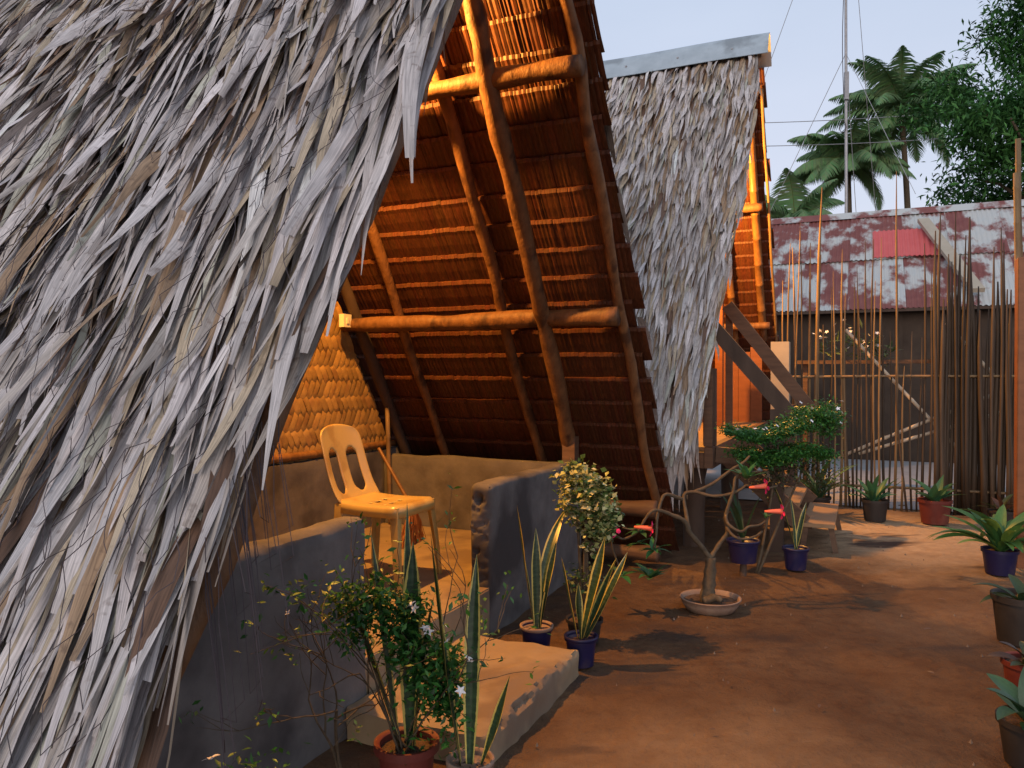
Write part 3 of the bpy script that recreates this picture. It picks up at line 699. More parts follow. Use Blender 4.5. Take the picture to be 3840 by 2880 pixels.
for f_, z_ in ((-1.84, 1.75), (-.68, 1.95)):
    o = MB(); o.box(.60, .66, f_ + .03, f_ + .09, FL2 + .001, z_); o.build('newel', M_WOOD, hut2)
for f_ in (-1.84, -.68):
    o = MB(); o.box(1.13, 1.23, f_ - .05, f_ + .05, -.03, 1.10); o.build('rail_post', M_DARKWOOD, hut2)
    plank('stringer', (.78, f_ + .07, .72), (1.37, f_ + .07, .20), .035, .15, hut2, M_WOOD)
for i, (n_, z_) in enumerate(((.90, .64), (1.06, .50), (1.22, .36))):
    o = MB(); o.box(n_ - .10, n_ + .12, -1.735, -.665 - .09, z_ - .03, z_); o.build('tread', M_TREAD, hut2)
o = MB(); o.box(1.36, 1.60, -1.80, -.70, .185, .215); st = o.build('tread', M_TREAD, hut2); st['label'] = 'lowest step standing on splayed legs'
for n_, sp in ((1.57, .04), (1.39, -.03)):
    for f_ in (-1.76, -.74):
        o = MB(); o.add([(n_ - .02, f_ - .02, .185), (n_ + .02, f_ - .02, .185), (n_ + .02, f_ + .02, .185), (n_ - .02, f_ + .02, .185), (n_ - .02 + sp, f_ - .02, -.02), (n_ + .02 + sp, f_ - .02, -.02), (n_ + .02 + sp, f_ + .02, -.02), (n_ - .02 + sp, f_ + .02, -.02)], [(0, 1, 2, 3), (7, 6, 5, 4), (0, 4, 5, 1), (1, 5, 6, 2), (2, 6, 7, 3), (3, 7, 4, 0)]); o.build('step_leg', M_WOOD, hut2)
plank('landing_beam', (.735, -1.98, .74), (1.12, -1.98, .72), .06, .12, hut2, M_WOOD)
bulb(hut_pt(.05, -.1, 3.3, C2), LAMP2, 'glowing bulb hanging under the ridge of the stilt hut', 1.15)

# ------------------------------------------------------------------ plastic chair
def chair():
    x, y, _ = hut_pt(-.62, .52)
    e = empty('plastic_chair', (x, y, FZ), RZ, 'cream yellow plastic stacking chair on the porch floor', 'chair')
    SH = .44
    # seat: front at +x
    g = MB(); nu, nv_ = 14, 14; vs = []
    for j in range(nv_ + 1):
        for i in range(nu + 1):
            u = i / nu * 2 - 1; v = j / nv_ * 2 - 1
            wx = .215; wy = .205 + .012 * u
            x = u * wx; yv = v * wy
            k = max(abs(u), abs(v))
            z = SH - .022 * (1 - u * u) * (1 - v * v) + .012 * max(0, -u) ** 2
            if k > .86: z -= (k - .86) ** 2 * 1.0
            if abs(u) > .75 and abs(v) > .75: x -= math.copysign((abs(u) - .75) * (abs(v) - .75) * .35, u); yv -= math.copysign((abs(u) - .75) * (abs(v) - .75) * .35, v)
            vs.append((x, yv, z))
    fs = []
    for j in range(nv_):
        for i in range(nu):
            if j in (4, 6, 7, 9) and i in (5, 8): continue
            fs.append((j * (nu + 1) + i, j * (nu + 1) + i + 1, (j + 1) * (nu + 1) + i + 1, (j + 1) * (nu + 1) + i))
    # apron
    ring = [i for i in range(nu + 1)] + [j * (nu + 1) + nu for j in range(1, nv_ + 1)] + [nv_ * (nu + 1) + i for i in range(nu - 1, -1, -1)] + [j * (nu + 1) for j in range(nv_ - 1, 0, -1)]
    base = len(vs); vs += [(vs[q][0] * 1.01, vs[q][1] * 1.01, vs[q][2] - .045) for q in ring]; m = len(ring)
    for k in range(m): fs.append((ring[k], base + k, base + (k + 1) % m, ring[(k + 1) % m]))
    g.add(vs, fs); o = g.build('seat', M_PLASTIC, e, True)
    md = o.modifiers.new('thick', 'SOLIDIFY'); md.thickness = .006; md.offset = -1
    # backrest with a splat between two long openings
    g = MB(); nu, nv_ = 18, 22; vs = []
    for j in range(nv_ + 1):
        t = j / nv_
        for i in range(nu + 1):
            u = i / nu * 2 - 1
            hw = .200 - .012 * t - (.055 * max(0, (t - .8) / .2) ** 2.2)
            zz = SH - .015 + t * .42 - .02 * max(0, (t - .8) / .2) ** 2 * u * u
            xx = -.205 - .115 * t ** 1.1 - .035 * (1 - u * u) * (1 - .3 * t) + .05 * (1 - t) ** 6
            vs.append((xx, u * hw, zz))
    fs = []
    for j in range(nv_):
        t = (j + .5) / nv_
        for i in range(nu):
            u = (i + .5) / nu * 2 - 1
            au = abs(u)
            c_, r_ = .43, .22
            inside = abs(au - c_) < r_ and .08 < t < .70
            if inside:
                q = min((t - .08), (.70 - t)) / .10
                if q < 1 and abs(au - c_) > r_ * (.45 + .55 * q): inside = False
            if not inside: fs.append((j * (nu + 1) + i, j * (nu + 1) + i + 1, (j + 1) * (nu + 1) + i + 1, (j + 1) * (nu + 1) + i))
    g.add(vs, fs); me = g.mesh('backrest')
    import bmesh
    bm = bmesh.new(); bm.from_mesh(me); bmesh.ops.delete(bm, geom=[v for v in bm.verts if not v.link_faces], context='VERTS')
    for _ in range(2):
        be = [v for v in bm.verts if v.is_boundary]
        new = {}
        for v in be:
            nb = [ed.other_vert(v) for ed in v.link_edges if ed.is_boundary]
            if len(nb) == 2: new[v] = v.co * .5 + (nb[0].co + nb[1].co) * .25
        for v, c_ in new.items(): v.co = c_
    bm.to_mesh(me); bm.free()
    o = link('backrest', me, M_PLASTIC, e, True)
    md = o.modifiers.new('thick', 'SOLIDIFY'); md.thickness = .011; md.offset = 0
    md = o.modifiers.new('sub', 'SUBSURF'); md.levels = 1; md.render_levels = 1
    for sx in (-1, 1):
        for sy in (-1, 1):
            g = MB(); vs = []
            for (z, cx, cy, a, b_) in ((SH - .012, .180, .178, .062, .05), (SH - .08, .183, .182, .05, .042), (SH * .5, .196, .196, .042, .034), (0, .213, .210, .034, .028)):
                cx *= sx; cy *= sy
                # L-section leg: outer corner
                ox, oy = cx + sx * .018, cy + sy * .016; ax, by, tk = -sx * a, -sy * b_, .012
                pts = [(0, 0), (ax * .92, 0), (ax, -by * .0 + by * .10), (ax * .9, by * .22), (ax * .35, by * .30), (ax * .24, by * .95), (ax * .08, by), (0, by * .92)]
                vs += [(ox + p, oy + q, z) for p, q in pts]
            m = 8; fs = [(i * m + k, i * m + (k + 1) % m, (i + 1) * m + (k + 1) % m, (i + 1) * m + k) for i in range(3) for k in range(m)] + [tuple(range(m)), tuple(3 * m + k for k in range(m - 1, -1, -1))]
            g.add(vs, fs); me = g.mesh('leg'); bm = bmesh.new(); bm.from_mesh(me); bmesh.ops.recalc_face_normals(bm, faces=bm.faces); bm.to_mesh(me); bm.free()
            o = link('leg', me, M_PLASTIC, e, True); md = o.modifiers.new('bev', 'BEVEL'); md.width = .004; md.segments = 2; md.limit_method = 'ANGLE'
chair()

# soft broom lying fanned in the corner behind the chair
def broom():
    x, y, _ = hut_pt(-.95, 1.35); e = empty('fan_broom', (x, y, FZ), RZ + R(8), 'orange grass fan broom leaning in the porch corner behind the chair', 'broom')
    b = MB(); rs = random.Random(4)
    for k in range(150):
        a = rs.uniform(-.55, .55); L = rs.uniform(.3, .36)
        b.tube([(0, a * .03, .26), (-.0 + rs.uniform(-.02, .02), math.sin(a) * L * .6, .26 - math.cos(a) * L * .5 + .03), (rs.uniform(-.03, .03), math.sin(a) * L, max(.004, .27 - math.cos(a) * L))], .0022, 3, caps=False)
    b.build('bristles', mat('broom_grass', (.45, .17, .05), (.35, .12, .03), 30, rough=.7, bump=0), e)
    pole('handle', (0, 0, .24), (-.30, .12, .62), .012, .012, e, M_BAMBOO, amp=.0, bump=0)
broom()

# ------------------------------------------------------------------ plants
def blade(mb, base, az, el, L, w, bend, twist=0.0, fold=.2, prof='sword', wav=0.0, c=(.05, .12, .04), KK=10, seed=0.0, c_edge=None, cols=5):
    p = Vector(base); vs = []; us = []; cc = []; h = Vector((math.cos(az), math.sin(az), 0)); side0 = Vector((-math.sin(az), math.cos(az), 0))
    for i in range(KK + 1):
        t = i / KK; e = el - bend * t
        d = h * math.cos(e) + Vector((0, 0, 1)) * math.sin(e)
        nrm = side0.cross(d) * -1
        tw = twist * t + wav * math.sin(t * 7 + seed); s = side0 * math.cos(tw) + nrm * math.sin(tw); nn = s.cross(d)
        if prof == 'sword': ww = w * min(1, .45 + t * 1.6) * (1 if t < .6 else max(.02, 1 - ((t - .6) / .4) ** 1.7))
        elif prof == 'oval': ww = w * max(.04, math.sin(math.pi * min(1, t * .97 + .03)) ** .75)
        else: ww = w * max(.03, math.sin(math.pi * (t ** .65 * .98 + .02)))   # broad near the tip
        for k in range(cols):
            u = k / (cols - 1) * 2 - 1
            vs.append(p + s * (u * ww / 2) + nn * (abs(u) * ww * fold * -1)); us.append((u, t * 3 + seed, 0))
            cc.append(c_edge if (c_edge and abs(u) > .7) else c)
        p = p + d * (L / KK)
    mb.add(vs, [(i * cols + k, i * cols + k + 1, (i + 1) * cols + k + 1, (i + 1) * cols + k) for i in range(KK) for k in range(cols - 1)], cc, us)
def snake_mat():
    m, nt, b = _new('snake_plant_leaf'); L = nt.links.new
    u = N(nt, 'ShaderNodeAttribute', attribute_name='uvv'); sp = N(nt, 'ShaderNodeSeparateXYZ'); L(u.outputs['Vector'], sp.inputs[0])
    ab = N(nt, 'ShaderNodeMath', operation='ABSOLUTE'); L(sp.outputs['X'], ab.inputs[0])
    no = N(nt, 'ShaderNodeTexNoise'); no.inputs['Scale'].default_value = 1; no.inputs['Detail'].default_value = 4; mp = N(nt, 'ShaderNodeMapping'); mp.inputs['Scale'].default_value = (.6, 14, 1); L(u.outputs['Vector'], mp.inputs[0]); L(mp.outputs[0], no.inputs['Vector'])
    ad = N(nt, 'ShaderNodeMath', operation='MULTIPLY_ADD'); ad.inputs[1].default_value = .25; L(no.outputs['Fac'], ad.inputs[0]); L(ab.outputs[0], ad.inputs[2])
    st = N(nt, 'ShaderNodeMapRange'); st.inputs[1].default_value = .80; st.inputs[2].default_value = .86; L(ad.outputs[0], st.inputs[0])
    rb = N(nt, 'ShaderNodeMapRange'); rb.inputs[1].default_value = .42; rb.inputs[2].default_value = .6; L(no.outputs['Fac'], rb.inputs[0])
    g = N(nt, 'ShaderNodeMixRGB'); g.inputs[1].default_value = (.018, .042, .02, 1); g.inputs[2].default_value = (.035, .07, .032, 1); L(rb.outputs[0], g.inputs[0])
    y = N(nt, 'ShaderNodeMixRGB'); y.inputs[2].default_value = (.52, .42, .11, 1); L(g.outputs[0], y.inputs[1]); L(st.outputs[0], y.inputs[0])
    L(y.outputs[0], b.inputs['Base Color']); b.inputs['Roughness'].default_value = .38
    return m
M_SNAKE = snake_mat()
def pot(parent, r, h, m, rim_m=None, taper=.80, rim=.006, soil=True):
    b = MB(); ri = r * taper
    b.lathe([(ri, 0), (ri + (r - ri) * .5, h * .5), (r * .97, h * .86), (r * .97, h * .87), (r + rim, h * .87), (r + rim, h), (r + rim * .2, h), (r * .93, h * .97), (r * .9, h * .80)], sides=30)
    o = b.build('pot', m, parent, True); md = o.modifiers.new('e', 'EDGE_SPLIT'); md.split_angle = R(50)
    if rim_m:
        q = MB(); q.lathe([(r + rim + .001, h * .9), (r + rim + .002, h + .002), (r + .0, h + .003), (r * .92, h * .96)], sides=30); q.build('rim', rim_m, o, True)
    if soil:
        q = MB(); vs = [(0, 0, h * .87)]
        for a in range(1, 4):
            for k in range(20):
                an = 2 * math.pi * k / 20; rr = r * .92 * a / 3; vs.append((rr * math.cos(an), rr * math.sin(an), h * .87 + random.uniform(-.008, .008) * (a < 3)))
        fs = [(0, 1 + k, 1 + (k + 1) % 20) for k in range(20)] + [(1 + (a - 1) * 20 + k, 1 + a * 20 + k, 1 + a * 20 + (k + 1) % 20, 1 + (a - 1) * 20 + (k + 1) % 20) for a in (1, 2) for k in range(20)]
        q.add(vs, fs); q.build('soil', M_SOIL, o, True)
    return o
def snake(loc, r, h, m, rim_m, leaves, label, rz=0, base_z=0):
    e = empty('potted_snake_plant', (loc[0], loc[1], base_z), rz, label, 'potted plant', )
    pot(e, r, h, m, rim_m)
    for i, (dx, dy, az, el, L, w, bend, tw) in enumerate(leaves):
        b = MB(); blade(b, (dx, dy, h * .80), R(az), R(el), L, w, R(bend), tw, .16, 'sword', .12, KK=14, seed=i * 2.3 + loc[0], cols=9); b.build('leaf', M_SNAKE, e, True)
    return e
# az 0 = towards +x (picture right), -90 = towards the photographer
snake((-.13, 2.44), .068, .165, M_CLAYRIM, M_CLAYRIM, [(.0, .0, 70, 88, .66, .052, 6, .2), (-.03, .0, 178, 80, .74, .075, -6, .15), (.03, -.01, 20, 66, .30, .045, -10, .2)], 'tall snake plant of three leaves in a dusty clay pot beside the terracotta pot')
snake((.12, 3.84), .075, .14, M_BLUE, M_CLAYRIM, [(0, 0, 95, 88, .50, .05, 4, .2), (-.01, 0, 170, 80, .62, .05, -4, .3), (.01, 0, 60, 89, .66, .055, 60, .5), (.02, 0, 0, 82, .45, .04, 4, 1.4)], 'dark snake plant in a blue pot with sandy rim against the low wall')
snake((.325, 3.70), .073, .135, M_BLUE, M_BLUE, [(-.015, 0, 172, 76, .40, .05, -6, .5), (.0, .0, 30, 72, .50, .06, -4, .3), (.012, 0, 10, 66, .42, .062, -3, .2), (.02, .01, 20, 58, .46, .045, -6, .6), (-.005, -.01, 200, 86, .28, .04, -4, .9)], 'yellow-edged snake plant in a blue pot at the corner of the doorstep')
snake((2.0, 5.55), .085, .15, M_BLUE, M_BLUE, [(0, 0, 170, 74, .50, .045, 4, .3), (0, 0, 120, 84, .42, .045, 5, .4), (0, 0, 30, 74, .36, .04, 4, .4)], 'snake plant in a blue pot beside the lowest stair step')

def leafy(mb, C, n, spread, size, cols_, droop=.3, flat=1.0, rs=None, shape=.42):
    """n small leaves around centres C, folded two-triangle blades"""
    rs = rs or rng
    C = np.asarray(C); idx = rs.integers(0, len(C), n)
    p = C[idx] + rs.normal(0, 1, (n, 3)) * np.array([1, 1, flat]) * spread
    d = rs.normal(0, 1, (n, 3)); d[:, 2] = d[:, 2] * .6 - droop; d /= np.linalg.norm(d, axis=1)[:, None]
    up = rs.normal(0, .5, (n, 3)); up[:, 2] += 1; s = np.cross(d, up); s /= np.linalg.norm(s, axis=1)[:, None]; nn = np.cross(s, d)
    L = size * rs.uniform(.6, 1.35, n)[:, None]; w = L * shape
    V = np.stack([p, p + d * L * .45 + s * w / 2 + nn * w * .15, p + d * L, p + d * L * .45 - s * w / 2 + nn * w * .15], 1)
    F = (np.array([[0, 1, 2], [0, 2, 3]])[None] + (np.arange(n) * 4)[:, None, None]).reshape(-1, 3)
    cols_ = np.asarray(cols_); c = cols_[rs.integers(0, len(cols_), n)] * (1 + rs.normal(0, .18, (n, 1)))
    Cc = np.repeat(np.clip(c, .005, .8)[:, None], 4, 1)
    U = np.zeros((n, 4, 3)); U[..., 0] = rs.random(n)[:, None] * 9 + np.array([.5, 0, .5, 1]); U[..., 1] = np.array([0, .5, 1, .5])
    return V.reshape(-1, 3), F, Cc.reshape(-1, 3), U.reshape(-1, 3)
def foliage(name, parent, sets, m=None, kind='stuff'):
    Vs, Fs, Cs, Us = [], [], [], []; b = 0
    for (V, F, C_, U) in sets:
        Vs.append(V); Fs.append(F + b); Cs.append(C_); Us.append(U); b += len(V)
    o = link(name, np_mesh(name, np.concatenate(Vs), np.concatenate(Fs), np.concatenate(Cs), np.concatenate(Us)), m or M_LEAF, parent, False)
    if kind: o['kind'] = kind
    return o
_fl = None
def white_flower(parent, loc, s=.02, tilt=None):
    global _fl
    if _fl is None:
        b = MB()
        for k in range(5): blade(b, (0, 0, 0), 2 * math.pi * k / 5, R(25), 1.0, .5, R(40), .3, .1, 'far', KK=5, cols=3, c=(.82, .8, .8))
        b.lathe([(.0, -.02), (.1, 0), (.06, .1), (0, .12)], sides=6); _fl = b.mesh('flower'); _fl.materials.append(M_PETAL)
    o = bpy.data.objects.new('flower', _fl); col.objects.link(o); o.parent = parent; o.location = loc; o.scale = (s, s, s)
    o.rotation_euler = tilt or (random.uniform(-.9, .9), random.uniform(-.9, .9), random.uniform(0, 6)); return o
GREENS = [(.03, .12, .02), (.045, .17, .03), (.02, .085, .016), (.07, .21, .035), (.035, .14, .035)]

def twig(b, p, d, L, r, depth, rs, ends, mids):
    k = 5; pts = [Vector(p)]; dd = Vector(d).normalized()
    for i in range(k):
        dd = (dd + Vector((rs.gauss(0, .16), rs.gauss(0, .16), rs.gauss(.02, .12)))).normalized(); pts.append(pts[-1] + dd * (L / k))
    b.tube(pts, [r * (1 - .5 * i / k) for i in range(k + 1)], 5, caps=False)
    mids += [tuple(q) for q in pts[3:]] if depth <= 1 else []
    if depth == 0: ends.append(tuple(pts[-1])); return
    for c in range(rs.choice((2, 3))):
        nd = (dd + Vector((rs.gauss(0, .6), rs.gauss(0, .6), rs.gauss(.05, .35)))).normalized(); twig(b, pts[-1 - (c % 2)], nd, L * rs.uniform(.6, .85), r * .6, depth - 1, rs, ends, mids)

# terracotta pot: snake leaves with a white-flowered shrub grown through them
def pot_jasmine():
    x, y = -.335, 2.50; e = empty('potted_flowering_shrub', (x, y, 0), 0, 'terracotta pot with snake leaves and a leafy white-flowered shrub', 'potted plant')
    pot(e, .092, .195, M_TERRA, None, .8, .012)
    for i, (dx, dy, az, el, L, w, bend, tw) in enumerate([(-.02, 0, 176, 72, .62, .062, 4, .25), (.01, .02, 80, 89, .66, .07, 3, .2), (.02, -.01, 10, 84, .50, .05, 4, .3), (-.035, .03, 150, 80, .70, .05, -2, .4), (.0, .03, 100, 87, .78, .035, 2, .3)]):
        b = MB(); blade(b, (dx, dy, .16), R(az), R(el), L, w, R(bend), tw, .16, 'sword', .1, KK=14, seed=i * 1.9, cols=9); b.build('sword_leaf', M_SNAKE, e, True)
    rs = random.Random(21); b = MB(); ends, mids = [], []
    for (d, L) in (((-.45, .1, 1), .30), ((-.2, 0, 1), .34), ((.1, .0, 1), .34), ((.35, -.05, .9), .32), ((.15, .12, 1), .36), ((-.6, -.05, .85), .30), ((.5, -.1, .6), .26)):
        twig(b, (rs.uniform(-.03, .03), rs.uniform(-.03, .03), .16), d, L, .0042, 2, rs, ends, mids)
    b.build('stem', M_BARK, e, True)
    # leaf clumps follow the arching crown seen in the photograph: high on the left, falling to the right
    arch = [(-.20, .0, .62), (-.14, 0, .60), (-.08, .02, .59), (-.03, 0, .56), (.0, .0, .52), (.02, -.01, .47), (.045, 0, .42), (.07, -.01, .37), (.10, 0, .33), (.13, -.02, .39), (.16, 0, .42), (.12, .01, .30), (-.17, -.02, .53), (-.02, -.02, .44), (.09, -.02, .46), (.13, -.01, .27), (.02, 0, .58), (-.10, .0, .63)]
    sets = [leafy(None, [(a[0], a[1], a[2] + .03) for a in arch], 2900, .034, .030, GREENS, .35), leafy(None, ends, 240, .02, .026, GREENS, .3), leafy(None, [(-.20, 0, .63), (-.24, 0, .60), (-.12, 0, .57)], 90, .03, .032, [(.12, .16, .03), (.16, .19, .04)], .2), leafy(None, [(.12, 0, .21), (.02, -.03, .23), (.16, 0, .2)], 90, .03, .028, GREENS, .3)]
    foliage('foliage', e, sets)
    for p in ((-.115, -.05, .665), (.02, -.05, .64), (.032, -.04, .625), (.065, -.06, .57), (.075, -.06, .56), (.12, -.05, .58), (.135, -.06, .53), (.195, -.05, .475), (.21, -.05, .462), (.175, -.07, .38)): white_flower(e, p, .020)
pot_jasmine()
# bare branching twigs with few leaves left of it, against the dark wall
def twiggy():
    e = empty('sparse_shrub', (-.56, 2.62, 0), 0, 'nearly bare twiggy shrub growing against the dark low wall', 'shrub')
    rs = random.Random(12); b = MB(); ends, mids = [], []
    for d in ((-.1, 0, 1), (.15, 0, 1), (-.35, .1, 1)): twig(b, (rs.uniform(-.02, .02), 0, -.02), d, .30, .006, 3, rs, ends, mids)
    b.build('stem', M_BARK, e, True); sel = ends[::3] 
    foliage('foliage', e, [leafy(None, sel, 90, .016, .026, GREENS + [(.2, .24, .06)], .1)])
    for p in ends[1:8:6]: white_flower(e, p, .012)
twiggy()
# low plant at the foot of the wall, under the thatch
def low_plant():
    x, y, _ = hut_pt(.30, -1.60); e = empty('low_flowering_plant', (x, y, 0), 0, 'low green plant with one white flower under the thatch eave', 'plant')
    b = MB(); rs = random.Random(2); ends, mids = [], []
    for d in ((0, 0, 1), (.3, .1, 1), (-.3, 0, 1), (.5, .1, .8)): twig(b, (0, 0, -.02), d, .15, .004, 1, rs, ends, mids)
    b.build('stem', M_BARK, e, True)
    foliage('foliage', e, [leafy(None, [(0, 0, .3), (.08, 0, .31), (-.05, 0, .27), (.12, 0, .27), (.03, 0, .22)], 240, .035, .03, GREENS, .2)])
    white_flower(e, (-.055, -.03, .375), .026)
low_plant()

# variegated ball shrub on a stem
def topiary():
    x, y = .37, 4.02; e = empty('variegated_ball_shrub', (x, y, 0), 0, 'round cream and green variegated shrub on a bare stem by the wall end', 'shrub')
    pot(e, .09, .12, M_DARKPOT, None)
    b = MB(); rs = random.Random(9)
    for k in range(3):
        p0 = (rs.uniform(-.02, .02), rs.uniform(-.02, .02), .08); pts, rad = crook(p0, (rs.uniform(-.03, .03), 0, .62), .011, .007, 9, .02, k * 3.3); b.tube(pts, rad, 6)
    b.build('stem', M_BARK, e, True)
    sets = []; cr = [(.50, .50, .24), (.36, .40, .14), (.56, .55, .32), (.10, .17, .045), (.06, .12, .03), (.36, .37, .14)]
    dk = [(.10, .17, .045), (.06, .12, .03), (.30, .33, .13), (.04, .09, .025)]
    r2 = np.random.default_rng(4); C_ = []
    while len(C_) < 90:
        q = r2.uniform(-1, 1, 3)
        if .45 < np.linalg.norm(q) < 1: C_.append((q[0] * .14 + (.02 - q[2] * -.0), q[1] * .13, .71 + q[2] * .19 ))
    C_ = [(c[0] + (.71 - c[2]) * .22, c[1], c[2]) for c in C_]
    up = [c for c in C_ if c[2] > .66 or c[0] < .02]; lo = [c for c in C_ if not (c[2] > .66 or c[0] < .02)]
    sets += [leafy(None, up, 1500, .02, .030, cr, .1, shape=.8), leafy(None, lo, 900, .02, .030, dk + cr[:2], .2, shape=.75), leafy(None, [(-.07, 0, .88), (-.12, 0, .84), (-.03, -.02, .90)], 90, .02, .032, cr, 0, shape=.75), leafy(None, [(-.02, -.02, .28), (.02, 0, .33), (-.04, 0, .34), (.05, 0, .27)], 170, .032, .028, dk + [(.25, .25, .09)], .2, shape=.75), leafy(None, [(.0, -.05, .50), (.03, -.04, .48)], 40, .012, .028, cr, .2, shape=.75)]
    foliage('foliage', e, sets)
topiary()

# desert rose in a shallow basin
def adenium():
    x, y = 1.165, 4.62; e = empty('desert_rose', (x, y, 0), 0, 'sprawling desert rose with pink trumpet flowers in a shallow round basin', 'potted plant')
    b = MB(); b.lathe([(.14, -.01), (.165, .03), (.172, .055), (.178, .056), (.176, .062), (.166, .06), (.158, .035)], sides=36); o = b.build('basin', M_CLAYRIM, e, True)
    q = MB(); vs = [(0, 0, .035)] + [(.16 * math.cos(2 * math.pi * k / 24), .16 * math.sin(2 * math.pi * k / 24), .035) for k in range(24)]; q.add(vs, [(0, 1 + k, 1 + (k + 1) % 24) for k in range(24)]); q.build('soil', M_SOIL, o)
    d = 4.62; S = d / 1703
    def px(u, v, dy=0.0):                              # metres right of and above the basin's centre
        dd = d + dy; return ((u - 1106) * dd / 1703 - x, dy, 1.35 - (v - 815) * dd / 1703)
    def br(name, pts, r0, r1, k=4):
        P_ = [Vector(px(*p)) for p in pts]; out = []
        for i in range(len(P_) - 1):
            p0, p1, p2, p3 = P_[max(i - 1, 0)], P_[i], P_[i + 1], P_[min(i + 2, len(P_) - 1)]
            for j in range(k):
                t = j / k; out.append(.5 * ((2 * p1) + (p2 - p0) * t + (2 * p0 - 5 * p1 + 4 * p2 - p3) * t * t + (3 * p1 - p0 - 3 * p2 + p3) * t ** 3))
        out.append(P_[-1]); n = len(out); m = MB(); m.tube(out, [(r0 + (r1 - r0) * i / (n - 1)) * (1 + .12 * math.sin(i * 2.3)) for i in range(n)], 8); return m.build(name, M_BARK, e, True)
    br('trunk', [(1528, 1312, 0), (1530, 1280, 0), (1534, 1245, 0), (1536, 1205, 0)], .050, .030)
    br('root', [(1522, 1300, -.03), (1545, 1292, -.05), (1560, 1300, -.07)], .03, .015)
    br('branch', [(1536, 1208, 0), (1515, 1180, 0), (1490, 1150, -.03), (1478, 1125, -.05), (1450, 1112, -.06), (1425, 1103, -.08), (1408, 1105, -.1), (1392, 1125, -.1), (1385, 1140, -.1)], .016, .007)
    br('branch', [(1490, 1150, -.03), (1482, 1105, .02), (1478, 1070, .05), (1500, 1063, .05), (1540, 1072, .02), (1575, 1068, .0), (1600, 1058, -.02), (1612, 1048, -.02)], .012, .007)
    br('branch', [(1478, 1080, .05), (1440, 1068, 0), (1428, 1085, -.04), (1420, 1120, -.08), (1418, 1160, -.1), (1412, 1185, -.1)], .011, .006)
    br('branch', [(1536, 1205, 0), (1555, 1175, .03), (1572, 1150, .04), (1568, 1120, .0), (1575, 1090, -.02), (1585, 1060, -.02), (1590, 1030, 0), (1610, 1022, 0), (1645, 1018, 0)], .014, .006)
    br('branch', [(1568, 1110, 0), (1572, 1130, -.06), (1590, 1145, -.08), (1605, 1148, -.08), (1618, 1138, -.08), (1640, 1135, -.06), (1655, 1125, -.05)], .010, .006)
    br('branch', [(1570, 1140, .02), (1585, 1158, -.03), (1605, 1165, -.05), (1630, 1160, -.05), (1648, 1148, -.05)], .009, .006)
    br('branch', [(1385, 1140, -.1), (1370, 1155, -.12), (1345, 1165, -.12), (1325, 1155, -.12), (1322, 1175, -.12), (1330, 1205, -.12), (1345, 1240, -.12)], .008, .005)
    br('branch', [(1380, 1140, -.1), (1365, 1145, -.12), (1345, 1140, -.12)], .006, .004)
    br('branch', [(1500, 1063, .05), (1540, 1045, .10), (1580, 1015, .12), (1605, 1000, .12), (1620, 985, .12)], .011, .007)
    br('branch', [(1612, 1048, -.02), (1650, 1056, 0), (1680, 1050, .02)], .006, .004)
    rs = random.Random(6)
    for (u, v, dy, n, L, el0) in ((1612, 1035, -.02, 11, .105, 50), (1385, 1150, -.1, 9, .085, 20), (1412, 1190, -.1, 8, .09, 15), (1378, 1175, -.11, 7, .08, 10), (1405, 1250, -.12, 12, .115, 35), (1345, 1245, -.12, 5, .10, 10), (1655, 1120, -.05, 4, .05, 40)):
        for k in range(n):
            m = MB(); blade(m, px(u, v, dy), 2 * math.pi * k / n + rs.uniform(-.3, .3), R(rs.uniform(el0 - 25, el0 + 25)), L * rs.uniform(.95, 1.4), L * .42, R(rs.uniform(10, 60)), 0, .12, 'far', c=(.035 + rs.uniform(0, .02), .12 + rs.uniform(0, .05), .05), KK=7, cols=5, seed=k); m.build('leaf', M_LEAF, e, True)
    for (u, v, dy, az, el) in ((1655, 1050, -.04, 5, 5), (1690, 1105, -.08, 0, 0), (1408, 1142, -.13, 0, -5), (1325, 1145, -.14, -60, 20)):
        p = Vector(px(u, v, dy)); d_ = Vector((math.cos(R(az)) * math.cos(R(el)), math.sin(R(az)), math.sin(R(el)))).normalized()
        f = MB(); f.tube([p - d_ * .10, p - d_ * .06, p - d_ * .02, p], [.006, .011, .014, .018], 8); fo = f.build('flower', M_TUBE, e, True)
        for k in range(5):
            a = 2 * math.pi * k / 5 + .3; m = MB(); s1 = d_.cross(Vector((0, 0, 1))).normalized(); s2 = d_.cross(s1)
            out = s1 * math.cos(a) + s2 * math.sin(a); tn = d_.cross(out); vs = []
            for (t, ww) in ((0, .008), (.35, .024), (.75, .030), (1, .012)):
                c_ = p + out * (.012 + t * .034) + d_ * (.016 * t - .014 * t * t * (1 + .5 * math.sin(k * 2))); vs += [c_ - tn * ww / 2 - d_ * .002, c_ + d_ * .002, c_ + tn * ww / 2 - d_ * .003]
            m.add(vs, [(i * 3 + j, i * 3 + j + 1, i * 3 + j + 4, i * 3 + j + 3) for i in range(3) for j in range(2)]); m.build('petal', M_PINK, fo, True)
adenium()

